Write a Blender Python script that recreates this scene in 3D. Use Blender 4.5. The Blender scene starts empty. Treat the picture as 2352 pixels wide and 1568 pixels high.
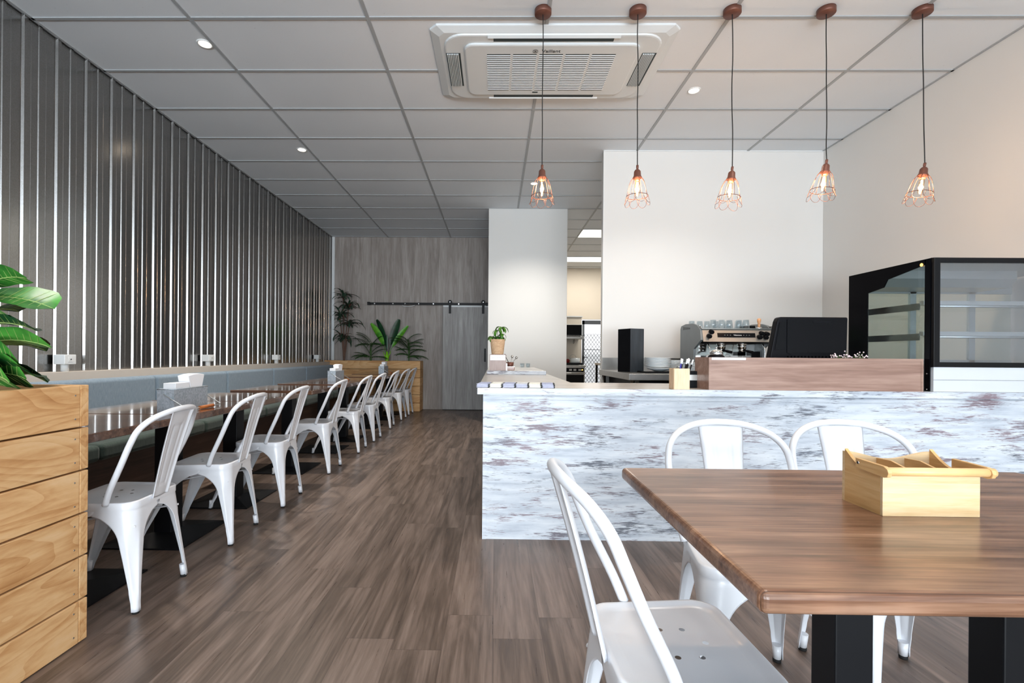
import bpy, math, random
from mathutils import Vector, Matrix
random.seed(7)
C = bpy.context.scene.collection
PI = math.pi
S = bpy.context.scene

# ------------------------------------------------------------------ camera
F_PX, CX, CY, PSI, RHO, CAM_H = 1114.6, 1121.7, 815.3, .0142, .008, 1.047
cam_d = bpy.data.cameras.new('camera')
cam = bpy.data.objects.new('camera', cam_d); C.objects.link(cam)
cam_d.sensor_width = 36.0
cam_d.lens = 36.0 * F_PX / 2352
cam_d.shift_x = (1176 - CX) / 2352
cam_d.shift_y = (CY - 784) / 2352
cam_d.clip_start = .02
_f = Vector((-math.sin(PSI), math.cos(PSI), 0)); _r = Vector((math.cos(PSI), math.sin(PSI), 0)); _u = Vector((0, 0, 1))
_r2 = _r * math.cos(RHO) + _u * math.sin(RHO); _u2 = _u * math.cos(RHO) - _r * math.sin(RHO)
m4 = Matrix.Identity(4)
for i in range(3):
    m4[i][0] = _r2[i]; m4[i][1] = _u2[i]; m4[i][2] = -_f[i]
m4[2][3] = CAM_H
cam.matrix_world = m4
S.camera = cam

# ------------------------------------------------------------------ exposure, world, daylight
S.view_settings.view_transform = 'Standard'
S.view_settings.look = 'None'
S.view_settings.gamma = 1
S.view_settings.use_curve_mapping = False
S.view_settings.exposure = 0.12
S.cycles.use_denoising = True
S.cycles.max_bounces = 10
S.cycles.diffuse_bounces = 6
S.cycles.transparent_max_bounces = 16
S.cycles.sample_clamp_indirect = 6
S.cycles.caustics_reflective = False
S.cycles.caustics_refractive = False

world = bpy.data.worlds.new('sky'); S.world = world; world.use_nodes = True
wn = world.node_tree; wn.nodes.clear()
wo = wn.nodes.new('ShaderNodeOutputWorld'); wb = wn.nodes.new('ShaderNodeBackground')
wt = wn.nodes.new('ShaderNodeTexCoord'); wx = wn.nodes.new('ShaderNodeSeparateXYZ'); wr = wn.nodes.new('ShaderNodeValToRGB')
wn.links.new(wt.outputs['Generated'], wx.inputs[0]); wn.links.new(wx.outputs['Z'], wr.inputs[0])
wr.color_ramp.elements[0].position = 0; wr.color_ramp.elements[0].color = (.42, .43, .44, 1)
wr.color_ramp.elements[1].position = .55; wr.color_ramp.elements[1].color = (.62, .74, .95, 1)
e = wr.color_ramp.elements.new(.02); e.color = (.95, .97, 1, 1)
wn.links.new(wr.outputs[0], wb.inputs[0]); wb.inputs[1].default_value = 1.6
wn.links.new(wb.outputs[0], wo.inputs[0])

def area_light(name, loc, rot, sx, sy, power, col=(1, 1, 1), spread=PI):
    l = bpy.data.lights.new(name, 'AREA'); l.shape = 'RECTANGLE'; l.size = sx; l.size_y = sy
    l.energy = power; l.color = col; l.spread = spread
    o = bpy.data.objects.new(name, l); C.objects.link(o); o.location = loc; o.rotation_euler = rot
    return o
# daylight through the shopfront glazing behind the camera, and its bounce off the pavement
area_light('shopfront_daylight', (.2, -5.95, 1.7), (PI / 2, 0, 0), 6.4, 2.8, 350, (.83, .92, 1))
area_light('pavement_bounce', (.2, -5.92, .75), (PI * .70, 0, 0), 6.4, 1.3, 620, (.86, .94, 1))

# ------------------------------------------------------------------ mesh helpers
class MB:
    def __init__(s): s.v = []; s.f = []; s.m = []; s.sm = []
    def add(s, vs, fs, mi=0, smooth=False, M=None):
        b = len(s.v)
        s.v += [tuple(M @ Vector(v)) if M is not None else tuple(v) for v in vs]
        for f in fs: s.f.append([b + i for i in f]); s.m.append(mi); s.sm.append(smooth)
        return s
    def box(s, x0, x1, y0, y1, z0, z1, mi=0, M=None):
        vs = [(x, y, z) for z in (z0, z1) for y in (y0, y1) for x in (x0, x1)]
        return s.add(vs, [(0, 2, 3, 1), (4, 5, 7, 6), (0, 1, 5, 4), (2, 6, 7, 3), (0, 4, 6, 2), (1, 3, 7, 5)], mi, False, M)
    def cyl(s, p0, p1, r0, r1=None, n=16, mi=0, caps=True, smooth=True, M=None):
        r1 = r0 if r1 is None else r1
        p0 = Vector(p0); p1 = Vector(p1); d = (p1 - p0).normalized()
        a = d.orthogonal().normalized(); b = d.cross(a)
        ring = lambda p, r: [tuple(p + (a * math.cos(2 * PI * i / n) + b * math.sin(2 * PI * i / n)) * r) for i in range(n)]
        vs = ring(p0, r0) + ring(p1, r1)
        s.add(vs, [(i, (i + 1) % n, n + (i + 1) % n, n + i) for i in range(n)], mi, smooth, M)
        if caps: s.add(vs, [tuple(range(n - 1, -1, -1)), tuple(range(n, 2 * n))], mi, False, M)
        return s
    def tube(s, pts, r, n=8, closed=False, mi=0, M=None):
        P = [Vector(p) for p in pts]; k = len(P); rs = r if isinstance(r, (list, tuple)) else [r] * k
        vs = []; up = None
        for i in range(k):
            if closed: t = P[(i + 1) % k] - P[i - 1]
            else: t = P[min(i + 1, k - 1)] - P[max(i - 1, 0)]
            t.normalize()
            if up is None: up = t.orthogonal().normalized()
            else:
                up = (up - t * up.dot(t))
                up = up.normalized() if up.length > 1e-6 else t.orthogonal().normalized()
            b = t.cross(up)
            for j in range(n):
                a = 2 * PI * j / n
                vs.append(tuple(P[i] + (up * math.cos(a) + b * math.sin(a)) * rs[i]))
        fs = []
        for i in range(k if closed else k - 1):
            i2 = (i + 1) % k
            for j in range(n): fs.append((i * n + j, i * n + (j + 1) % n, i2 * n + (j + 1) % n, i2 * n + j))
        s.add(vs, fs, mi, True, M)
        if not closed: s.add(vs, [tuple(range(n - 1, -1, -1)), tuple(range((k - 1) * n, k * n))], mi, False, M)
        return s
    def lathe(s, prof, n=24, c=(0, 0, 0), mi=0, M=None, smooth=True):
        k = len(prof); vs = []
        for r, z in prof:
            for j in range(n): vs.append((c[0] + r * math.cos(2 * PI * j / n), c[1] + r * math.sin(2 * PI * j / n), c[2] + z))
        fs = [(i * n + j, i * n + (j + 1) % n, (i + 1) * n + (j + 1) % n, (i + 1) * n + j) for i in range(k - 1) for j in range(n)]
        return s.add(vs, fs, mi, smooth, M)
    def grid(s, fn, nu, nv, mi=0, smooth=True, M=None):
        vs = [fn(i / nu, j / nv) for j in range(nv + 1) for i in range(nu + 1)]
        w = nu + 1
        return s.add(vs, [(j * w + i, j * w + i + 1, (j + 1) * w + i + 1, (j + 1) * w + i) for j in range(nv) for i in range(nu)], mi, smooth, M)
    def prism(s, poly, axis, a0, a1, mi=0, M=None, smooth=False):
        def P(p, a):
            if axis == 'x': return (a, p[0], p[1])
            if axis == 'y': return (p[0], a, p[1])
            return (p[0], p[1], a)
        n = len(poly); vs = [P(p, a0) for p in poly] + [P(p, a1) for p in poly]
        s.add(vs, [(i, (i + 1) % n, n + (i + 1) % n, n + i) for i in range(n)], mi, smooth, M)
        return s.add(vs, [tuple(range(n - 1, -1, -1)), tuple(range(n, 2 * n))], mi, False, M)
    def build(s, name, mats, parent=None, loc=(0, 0, 0), rot=(0, 0, 0), bevel=0, seg=2, solid=0, fix=True):
        me = bpy.data.meshes.new(name); me.from_pydata(s.v, [], s.f)
        for p, mi, sm in zip(me.polygons, s.m, s.sm): p.material_index = mi; p.use_smooth = sm
        for m in (mats if isinstance(mats, (list, tuple)) else [mats]): me.materials.append(m)
        if fix:
            import bmesh
            b = bmesh.new(); b.from_mesh(me); bmesh.ops.remove_doubles(b, verts=b.verts, dist=1e-6)
            bmesh.ops.recalc_face_normals(b, faces=b.faces); b.to_mesh(me); b.free()
        o = bpy.data.objects.new(name, me); C.objects.link(o)
        o.location = loc; o.rotation_euler = rot
        if parent is not None: o.parent = parent
        if solid:
            md = o.modifiers.new('thickness', 'SOLIDIFY'); md.thickness = solid; md.offset = -1
        if bevel:
            md = o.modifiers.new('edges', 'BEVEL'); md.width = bevel; md.segments = seg; md.limit_method = 'ANGLE'; md.angle_limit = math.radians(40)
            md.harden_normals = False
        return o

def catmull(pts, n=6, closed=False):
    P = [Vector(p) for p in pts]; out = []; k = len(P)
    rng = range(k) if closed else range(k - 1)
    for i in rng:
        p0 = P[i - 1] if (closed or i > 0) else P[0] * 2 - P[1]
        p1 = P[i]; p2 = P[(i + 1) % k]
        p3 = P[(i + 2) % k] if (closed or i + 2 < k) else P[-1] * 2 - P[-2]
        for j in range(n):
            t = j / n
            out.append(.5 * ((2 * p1) + (p2 - p0) * t + (2 * p0 - 5 * p1 + 4 * p2 - p3) * t * t + (3 * p1 - p0 - 3 * p2 + p3) * t ** 3))
    if not closed: out.append(P[-1])
    return out

def tag(o, label=None, cat=None, group=None, kind=None):
    if label: o['label'] = label
    if cat: o['category'] = cat
    if group: o['group'] = group
    if kind: o['kind'] = kind
    return o
def thing(name, label, cat, loc=(0, 0, 0), rz=0, group=None, rot=None):
    o = bpy.data.objects.new(name, None); C.objects.link(o); o.empty_display_size = .05
    o.location = loc; o.rotation_euler = rot if rot else (0, 0, rz)
    return tag(o, label, cat, group)
def kids(o): return [c for c in bpy.data.objects if c.parent == o]
def dup(root, loc, rz=0, label=None, group=None, rot=None):
    def cp(o, parent):
        c = o.copy(); C.objects.link(c)
        if parent is not None: c.parent = parent
        for ch in tree.get(o.name, []): cp(ch, c)
        return c
    tree = {}
    for c in bpy.data.objects:
        if c.parent is not None: tree.setdefault(c.parent.name, []).append(c)
    r = cp(root, None); r.location = loc; r.rotation_euler = rot if rot else (0, 0, rz)
    if label: r['label'] = label
    if group: r['group'] = group
    return r
def structure(o): o['kind'] = 'structure'; return o

# ------------------------------------------------------------------ materials
def lin(h):
    h = h.lstrip('#'); c = [int(h[i:i + 2], 16) / 255 for i in (0, 2, 4)]
    return tuple((x / 12.92 if x <= .04045 else ((x + .055) / 1.055) ** 2.4) for x in c) + (1,)
class NT:
    def __init__(s, name):
        s.mat = bpy.data.materials.new(name); s.mat.use_nodes = True; s.t = s.mat.node_tree; s.t.nodes.clear()
        s.out = s.t.nodes.new('ShaderNodeOutputMaterial')
        s._co = None
    def n(s, typ, inp=None, **props):
        nd = s.t.nodes.new('ShaderNode' + typ)
        for k, v in props.items(): setattr(nd, k, v)
        for k, v in (inp or {}).items():
            sock = nd.inputs[k]
            if isinstance(v, bpy.types.NodeSocket): s.t.links.new(v, sock)
            else: sock.default_value = v
        return nd
    @property
    def co(s):
        if s._co is None: s._co = s.n('TexCoord').outputs['Object']
        return s._co
    def xyz(s, vec=None):
        x = s.n('SeparateXYZ', {0: vec or s.co}); return x.outputs[0], x.outputs[1], x.outputs[2]
    def comb(s, x, y, z): return s.n('CombineXYZ', {0: x, 1: y, 2: z}).outputs[0]
    def m(s, op, a, b=0.0, c=0.0):
        return s.n('Math', {0: a, 1: b, 2: c}, operation=op).outputs[0]
    def scale(s, sc, vec=None):
        return s.n('VectorMath', {0: vec or s.co, 1: sc}, operation='MULTIPLY').outputs[0]
    def noise(s, vec, scale=1, detail=3, rough=.5, dist=0):
        return s.n('TexNoise', {'Vector': vec, 'Scale': scale, 'Detail': detail, 'Roughness': rough, 'Distortion': dist}).outputs['Fac']
    def ramp(s, fac, *stops):
        r = s.n('ValToRGB', {0: fac}); cr = r.color_ramp
        while len(cr.elements) < len(stops): cr.elements.new(.5)
        for el, (p, c) in zip(cr.elements, stops):
            el.position = p; el.color = lin(c) if isinstance(c, str) else (c, c, c, 1)
        return r.outputs[0]
    def mix(s, fac, a, b, blend='MIX'):
        nd = s.n('Mix', data_type='RGBA', blend_type=blend)
        for idx, v in ((0, fac), (6, a), (7, b)):
            sock = nd.inputs[idx]
            if isinstance(v, bpy.types.NodeSocket): s.t.links.new(v, sock)
            else: sock.default_value = v
        return nd.outputs[2]
    def white(s, vec): return s.n('TexWhiteNoise', {'Vector': vec}, noise_dimensions='3D').outputs['Value']
    def bump(s, h, strength=.2, dist=.002): return s.n('Bump', {'Height': h, 'Strength': strength, 'Distance': dist}).outputs[0]
    def bsdf(s, col, rough=.5, metal=0, coat=0, normal=None, emit=None, es=0, spec=.5, coat_rough=.1, trans=0, ior=1.45, sheen=0, aniso=0):
        i = {'Base Color': col, 'Roughness': rough, 'Metallic': metal, 'Coat Weight': coat, 'Coat Roughness': coat_rough,
             'Specular IOR Level': spec, 'Transmission Weight': trans, 'IOR': ior, 'Sheen Weight': sheen, 'Anisotropic': aniso}
        if normal is not None: i['Normal'] = normal
        if emit is not None: i['Emission Color'] = emit; i['Emission Strength'] = es
        b = s.n('BsdfPrincipled', i); s.t.links.new(b.outputs[0], s.out.inputs[0]); return s.mat

def plain(name, hexc, rough=.5, metal=0, coat=0, spec=.5, var=.04, vs=8, bump=0, **k):
    t = NT(name); c = lin(hexc)
    nz = t.noise(t.co, vs, 4)
    fac = t.n('MapRange', {0: nz, 1: .3, 2: .7, 3: 1 - var, 4: 1 + var}).outputs[0]
    col = t.mix(1.0, c, t.comb(fac, fac, fac), 'MULTIPLY')
    nm = t.bump(t.noise(t.co, 180, 3), bump, .001) if bump else None
    return t.bsdf(col, rough, metal, coat, nm, spec=spec, **k)

def emis(name, col, strength):
    t = NT(name); e = t.n('Emission', {0: col, 1: strength}); t.t.links.new(e.outputs[0], t.out.inputs[0]); return t.mat

def glassy(name, tint=(.93, .97, .96, 1), rough=.0, ior=1.5):
    t = NT(name)
    tr = t.n('BsdfTransparent', {0: tint}); gl = t.n('BsdfGlossy', {0: (1, 1, 1, 1), 'Roughness': rough})
    lw = t.n('LayerWeight', {0: .5}).outputs['Facing']; f0 = ((ior - 1) / (ior + 1)) ** 2
    fr = t.m('ADD', f0, t.m('MULTIPLY', 1 - f0, t.m('POWER', lw, 5.0)))
    mx = t.n('MixShader', {0: fr, 1: tr.outputs[0], 2: gl.outputs[0]})
    t.t.links.new(mx.outputs[0], t.out.inputs[0]); return t.mat

def floor_mat():
    t = NT('floor_planks'); x, y, z = t.xyz()
    W, L = .182, 1.22
    xr = t.m('DIVIDE', x, W); row = t.m('FLOOR', xr); fx = t.m('FRACT', xr)
    off = t.m('MULTIPLY', t.white(t.comb(row, 3.3, 0)), L)
    yr = t.m('DIVIDE', t.m('ADD', y, off), L); cl = t.m('FLOOR', yr); fy = t.m('FRACT', yr)
    tone = t.white(t.comb(row, cl, 1.7)); t2 = t.m('MULTIPLY', tone, 37.0)
    g1 = t.noise(t.comb(t.m('MULTIPLY', x, 11), t.m('MULTIPLY', y, 1.1), t2), 1, 5, .6, .8)
    g2 = t.noise(t.comb(t.m('MULTIPLY', x, 95), t.m('MULTIPLY', y, 4), t2), 1, 4, .6)
    g3 = t.noise(t.comb(t.m('MULTIPLY', x, 30), t.m('MULTIPLY', y, 1.6), t2), 1, 3, .5, 1.5)
    f = t.m('ADD', t.m('MULTIPLY', g1, .55), t.m('ADD', t.m('MULTIPLY', g2, .22), t.m('MULTIPLY', g3, .25)))
    f = t.m('ADD', f, t.m('MULTIPLY', t.m('SUBTRACT', tone, .5), .07))
    col = t.ramp(f, (.34, '40352f'), (.46, '574a41'), (.56, '6e5f56'), (.70, '84756b'))
    ex = t.m('LESS_THAN', t.m('MINIMUM', fx, t.m('SUBTRACT', 1, fx)), .008)
    ey = t.m('LESS_THAN', t.m('MINIMUM', fy, t.m('SUBTRACT', 1, fy)), .0012)
    e = t.m('MAXIMUM', ex, ey)
    col = t.mix(t.m('MULTIPLY', e, .35), col, lin('2c221c'))
    rg = t.n('MapRange', {0: g2, 1: .3, 2: .7, 3: .27, 4: .42}).outputs[0]
    nm = t.bump(t.m('SUBTRACT', g2, t.m('MULTIPLY', e, 1.0)), .12, .001)
    return t.bsdf(col, rg, 0, 0, nm, spec=.45)

def wood(name, stops, axis='x', freq=14, along=1.0, fine=90, rough=.45, coat=0, spec=.5, board=None, rings=0, bump=.08, amp=1.0, coat_rough=.12, seam=None):
    """grain running along `axis`; board=(axis, width) gives each board its own grain"""
    t = NT(name); x, y, z = t.xyz(); co = {'x': x, 'y': y, 'z': z}
    oth = [a for a in 'xyz' if a != axis]
    u = co[axis]; a, b = co[oth[0]], co[oth[1]]
    bid = 0.0
    if board:
        q = t.m('DIVIDE', t.m('ADD', co[board[0]], .00), board[1]); bid = t.m('MULTIPLY', t.white(t.comb(t.m('FLOOR', q), 1.1, 2.2)), 23.0)
        u = t.m('ADD', u, bid)
    v1 = t.comb(t.m('MULTIPLY', u, along), t.m('MULTIPLY', a, freq), t.m('ADD', t.m('MULTIPLY', b, freq), bid))
    n1 = t.noise(v1, 1, 5, .6, 1.0)
    v2 = t.comb(t.m('MULTIPLY', u, along * 4), t.m('MULTIPLY', a, fine), t.m('ADD', t.m('MULTIPLY', b, fine), bid))
    n2 = t.noise(v2, 1, 3, .6)
    f = t.m('ADD', t.m('MULTIPLY', n1, .65), t.m('MULTIPLY', n2, .35))
    if rings:
        w = t.noise(t.comb(t.m('MULTIPLY', u, along * .5), t.m('MULTIPLY', a, freq * .5), t.m('ADD', t.m('MULTIPLY', b, freq * .5), bid)), 1, 1.5, .4)
        rr = t.m('FRACT', t.m('MULTIPLY', w, rings))
        rr = t.m('POWER', rr, 2.0)
        f = t.m('ADD', t.m('MULTIPLY', f, .84), t.m('MULTIPLY', t.m('SUBTRACT', 1, rr), .11))
    col = t.ramp(f, *stops)
    if board:
        tone = t.m('FRACT', bid)
        k = t.n('MapRange', {0: tone, 3: .93, 4: 1.05}).outputs[0]
        col = t.mix(1.0, col, t.comb(k, k, k), 'MULTIPLY')
    if seam:
        q = t.m('FRACT', t.m('DIVIDE', co[seam[0]], seam[1])); ed = t.m('LESS_THAN', q, seam[2])
        col = t.mix(t.m('MULTIPLY', ed, .6), col, lin('2a1a12'))
    if name == 'dark_walnut_tabletop':
        bl_ = t.noise(t.comb(t.m('MULTIPLY', x, 3.2), t.m('MULTIPLY', y, 9), bid), 1, 4, .6, .6)
        kk = t.n('MapRange', {0: bl_, 1: .38, 2: .62, 3: .70, 4: 1.12}).outputs[0]
        col = t.mix(1.0, col, t.comb(kk, kk, kk), 'MULTIPLY')
    nm = t.bump(n2, bump, .0008)
    return t.bsdf(col, rough, 0, coat, nm, spec=spec, coat_rough=coat_rough)

def distressed(name, rough=.4, pale=False):
    t = NT(name); x, y, z = t.xyz()
    zz = t.m('ADD', z, t.m('MULTIPLY', y, 1.0))
    big = t.noise(t.comb(t.m('MULTIPLY', x, 4.2), 0.3, t.m('MULTIPLY', zz, 20)), 1, 4, .6, .4)
    st = t.noise(t.comb(t.m('MULTIPLY', x, 15), 1.3, t.m('MULTIPLY', zz, 270)), 1, 4, .7, .3)
    f = t.m('ADD', t.m('MULTIPLY', st, .75), t.m('MULTIPLY', big, .75))
    mk = t.n('MapRange', {0: f, 1: .795 if not pale else .90, 2: .865 if not pale else 1.0, 3: 0, 4: 1}).outputs[0]
    hue = t.noise(t.comb(t.m('MULTIPLY', x, 1.3), 5.0, t.m('MULTIPLY', zz, 4)), 1, 1)
    dark = t.ramp(hue, (.42, '5b5f69'), (.58, '7b6870'))
    base = t.noise(t.comb(t.m('MULTIPLY', x, 3), 8, t.m('MULTIPLY', zz, 26)), 1, 5, .6)
    bc = t.ramp(base, (.3, 'a4acb8'), (.45, 'bcc3cc'), (.62, 'd0d5db')) if not pale else t.ramp(base, (.3, 'a09f9c'), (.6, 'b9b7b3'))
    col = t.mix(t.m('MULTIPLY', mk, .95), bc, dark)
    return t.bsdf(col, rough, 0, 0, t.bump(st, .06, .0008), spec=.5)

def galv(name, hexa='8b8f92', hexb='5c6063', rough=.28, scale=120, bm=.02, metal=1.0, aniso=0):
    t = NT(name)
    v = t.n('TexVoronoi', {'Vector': t.scale((1, 1, .8)), 'Scale': scale}, feature='F1')
    sep = t.n('SeparateColor', {0: v.outputs['Color']}).outputs[0]
    nz = t.noise(t.co, scale * 1.7, 3)
    f = t.m('ADD', t.m('MULTIPLY', sep, .5), t.m('MULTIPLY', nz, .5))
    col = t.ramp(f, (.25, hexb), (.75, hexa))
    rg = t.n('MapRange', {0: f, 3: rough - .03, 4: rough + .05}).outputs[0]
    if aniso:
        m_ = t.bsdf(col, rough, metal, 0, aniso=aniso)
        b_ = [n for n in t.t.nodes if n.bl_idname == 'ShaderNodeBsdfPrincipled'][0]
        tg_ = t.n('Tangent', direction_type='RADIAL', axis='X'); t.t.links.new(tg_.outputs[0], b_.inputs['Tangent'])
        b_.inputs['Tangent']
        cr_ = t.n('CombineXYZ', {0: 0.0, 1: 0.0, 2: 1.0}); t.t.links.new(cr_.outputs[0], b_.inputs['Tangent'])
        return m_
    return t.bsdf(col, rg, metal, 0, t.bump(f, bm, .0004))

def fabric(name, c1, c2):
    t = NT(name); x, y, z = t.xyz()
    n = t.noise(t.comb(t.m('MULTIPLY', x, 60), t.m('MULTIPLY', y, 160), t.m('MULTIPLY', z, 22)), 1, 4, .7)
    n2 = t.noise(t.co, 500, 2)
    f = t.m('ADD', t.m('MULTIPLY', n, .7), t.m('MULTIPLY', n2, .3))
    return t.bsdf(t.ramp(f, (.35, c1), (.65, c2)), .9, 0, 0, t.bump(n2, .3, .001), spec=.2, sheen=.2)

def leafmat(name, dark, mid, rough=.35, tip=None):
    t = NT(name); n = t.noise(t.co, 9, 3)
    g = t.n('ObjectInfo').outputs['Random']
    col = t.ramp(n, (.38, dark), (.62, mid))
    if tip:
        n2 = t.noise(t.co, 14, 2); col = t.mix(t.n('MapRange', {0: n2, 1: .55, 2: .66}).outputs[0], col, lin(tip))
    return t.bsdf(col, rough, 0, 0, t.bump(n, .15, .003), spec=.5)

MT = {}
MT['floor'] = floor_mat()
MT['wall'] = plain('wall_paint_white', 'd8d8d6', .65, var=.012, vs=1.5)
MT['cream_wall'] = plain('kitchen_wall_cream', 'd9cfc0', .5, var=.02, vs=1)
def ceilm():
    t = NT('ceiling_tile'); n = t.noise(t.co, 55, 3, .7); sp = t.n('MapRange', {0: n, 1: .69, 2: .74, 3: 0, 4: .35}).outputs[0]
    b = t.noise(t.co, .9, 2)
    col = t.mix(sp, t.ramp(b, (.3, 'd9dee3'), (.7, 'e0e5ea')), lin('9a9a9a'))
    return t.bsdf(col, .6, 0, 0, t.bump(t.noise(t.co, 120, 3), .1, .002), spec=.35)
MT['ceiling'] = ceilm()
MT['tbar'] = plain('ceiling_grid_bar', 'a3a7aa', .45, var=.02)
MT['corr'] = galv('corrugated_galvanised', 'a5a4a3', '989693', .21, 260, .0, 1.0, .3)
MT['galv'] = galv('galvanised_tin', 'b4bec8', '97a2ac', .45, 130, .0, .35)
MT['graywood'] = wood('grey_wood_panel', ((.30, '6f6660'), (.45, '89807a'), (.58, '9c948e'), (.72, 'aba49f')), 'z', 9, .9, 70, .5, bump=.05)
MT['graywood_door'] = wood('grey_wood_door', ((.30, '76716f'), (.45, '8b8886'), (.58, '9f9d9b'), (.72, 'b0aead')), 'z', 10, .8, 75, .5, bump=.05)
PINE = ((.30, 'ad7b4b'), (.42, 'c59664'), (.54, 'd6ad7c'), (.72, 'e0bf95'))
MT['pine_x'] = wood('pine_along_x', PINE, 'x', 9, 1.6, 60, .6, board=('z', .155), rings=20, spec=.3)
MT['pine_y'] = wood('pine_along_y', PINE, 'y', 9, 2.2, 60, .6, board=('z', .155), rings=20, spec=.3)
MT['pine_end'] = plain('pine_end_grain', 'd3ae82', .7, var=.08, vs=40)
MT['walnut_top'] = wood('dark_walnut_tabletop', ((.32, '3f2819'), (.43, '684633'), (.54, '86634d'), (.68, '9f7d67')), 'x', 17, 1.3, 130, .30, coat=.22, spec=.45, bump=.05, coat_rough=.10, board=('y', .118), seam=('y', .118, .012))
MT['bench_top'] = wood('dark_walnut_bench_table', ((.30, '2f1d14'), (.45, '4a3226'), (.6, '664a3a'), (.75, '7a5d4a')), 'x', 12, 1.2, 90, .15, coat=.6, spec=.6, bump=.03, coat_rough=.05)
MT['walnut_riser'] = wood('walnut_riser_front', ((.30, '6f554b'), (.43, '8a6d61'), (.56, '9f8376'), (.72, 'b09588')), 'x', 10, .9, 60, .4, bump=.04)
MT['bench_base'] = wood('brown_bench_base', ((.30, '33231b'), (.5, '47342a'), (.7, '5c473a')), 'y', 14, 1, 80, .5)
MT['bamboo'] = wood('bamboo_light', ((.30, 'bf9d70'), (.45, 'ceb187'), (.6, 'd6be9a'), (.75, 'dcc9ab')), 'x', 30, 3, 120, .4, bump=.03, board=('z', .022))
MT['bamboo_side'] = wood('bamboo_side', ((.30, 'b58a54'), (.45, 'c79d67'), (.6, 'd3ad7a'), (.75, 'dfbf92')), 'y', 30, 3, 120, .4, bump=.03, board=('z', .022))
MT['bamboo_x'] = wood('bamboo_rod', ((.30, 'cf9f62'), (.5, 'e0b67e'), (.7, 'ebc898')), 'x', 20, 3, 100, .35)
MT['birch'] = wood('birch_box', ((.30, 'cfae88'), (.5, 'dbc0a0'), (.7, 'e6d0b6')), 'z', 20, 3, 100, .5)
MT['counter'] = distressed('distressed_white_wood')
MT['counter_top'] = distressed('pale_timber_worktop', .25, True)
MT['white_metal'] = plain('white_powder_coat', 'd6d8dd', .32, coat=.25, var=.01, coat_rough=.15)
MT['black_metal'] = plain('black_powder_coat', '0c0d10', .45, var=.05, spec=.22)
MT['black_gloss'] = plain('black_gloss', '07080c', .10, coat=0, var=.05, spec=.2)
MT['black_plastic'] = plain('black_plastic', '0b0c10', .45, var=.05, spec=.12)
MT['black_rubber'] = plain('black_rubber', '0e0e0f', .8)
MT['steel'] = plain('brushed_steel', 'aaa9a6', .3, metal=1, var=.06, vs=20)
MT['chrome'] = plain('chrome', 'dddddd', .08, metal=1, var=.01)
MT['greymetal'] = plain('grey_side_panel', '7b8285', .4, metal=.3)
MT['copper'] = plain('brown_copper', '6e463a', .45, metal=.35, var=.08, vs=30)
MT['copper_wire'] = plain('copper_wire', '6e4436', .4, metal=.5, var=.05)
MT['cord'] = plain('black_cord', '1b1a1a', .7)
MT['plastic_white'] = plain('white_plastic', 'd9dcdd', .4, var=.01)
MT['ac_white'] = plain('ac_panel_white', 'd2d8db', .42, var=.01)
MT['ac_dark'] = plain('ac_dark_slot', '2f3a3c', .6)
MT['ink'] = plain('dark_ink', '1d2124', .6)
MT['paper'] = plain('white_paper', 'eceef2', .8, var=.01)
MT['napkin'] = plain('white_napkin', 'f3f4f8', .9, var=.01)
MT['ceramic'] = plain('white_ceramic', 'dfe5e8', .12, coat=.5, var=.01)
MT['cream_trim'] = plain('cream_laminate', 'c0b8af', .5, var=.02)
MT['fabric'] = fabric('blue_grey_fabric', '6f8292', '8b9cab')
MT['fabric_seat'] = fabric('green_grey_fabric', '37443f', '4d5a54')
MT['glass'] = glassy('clear_glass')
MT['glass_green'] = glassy('case_side_glass', (.90, .94, .92, 1))
MT['glass_grey'] = glassy('case_front_glass', (.86, .89, .92, 1), ior=2.1)
MT['tumbler'] = glassy('tumbler_glass', (.86, .9, .92, 1), ior=1.8)
MT['bulb_glass'] = glassy('bulb_glass', (1, .9, .78, 1))
MT['filament'] = emis('glowing_filament', (1, .60, .28, 1), 50)
MT['downlight'] = emis('downlight_lens', (1, .82, .62, 1), 14)
MT['panel_light'] = emis('light_panel', (1, .97, .90, 1), 2.2)
MT['amber'] = emis('amber_indicator', (1, .45, .08, 1), 5)
MT['wicker'] = wood('wicker_rope', ((.3, 'a08266'), (.5, 'bb9c7c'), (.7, 'cfb496')), 'x', 60, 12, 240, .8, bump=.6)
MT['stand_wood'] = wood('grey_pink_wood', ((.3, '8b7c79'), (.5, 'a3938f'), (.7, 'b8aaa6')), 'z', 20, 2, 80, .5)
MT['soil'] = plain('soil', '241b15', .95, var=.3, vs=60, bump=.8)
MT['leaf_fiddle'] = leafmat('fiddle_leaf_green', '1f5c22', '4f9a3c', .35)
MT['leaf_fiddle_dark'] = leafmat('fiddle_leaf_dark', '0c3a20', '1c5a2c', .3)
MT['rib'] = plain('leaf_rib', '9fb46a', .5)
MT['leaf_drac'] = leafmat('dracaena_green', '1b3020', '365240', .45, tip='5a302a')
MT['leaf_palm'] = leafmat('palm_green', '234a20', '3f6d30', .5)
MT['leaf_banana'] = leafmat('banana_green', '2f7a1c', '63a52c', .4)
MT['leaf_banana_dark'] = leafmat('banana_dark', '0e2c1a', '1c452a', .4)
MT['lime'] = plain('lime_stem', '7fc41e', .4, var=.1)
MT['stem_brown'] = plain('brown_stem', '5f4436', .7, var=.2)
MT['stem_green'] = plain('green_stem', '3f5a2c', .6, var=.2)
MT['leaf_pot'] = leafmat('pot_plant_green', '2a5a1a', '55862a', .4)
MT['blue_pen'] = plain('blue_pen', '2a2f8a', .3)
MT['card_lilac'] = plain('lilac_card', 'b3b6cb', .6, var=.1, vs=60)
MT['card_cream'] = plain('cream_card', 'e9e6da', .6, var=.05, vs=60)
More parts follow.
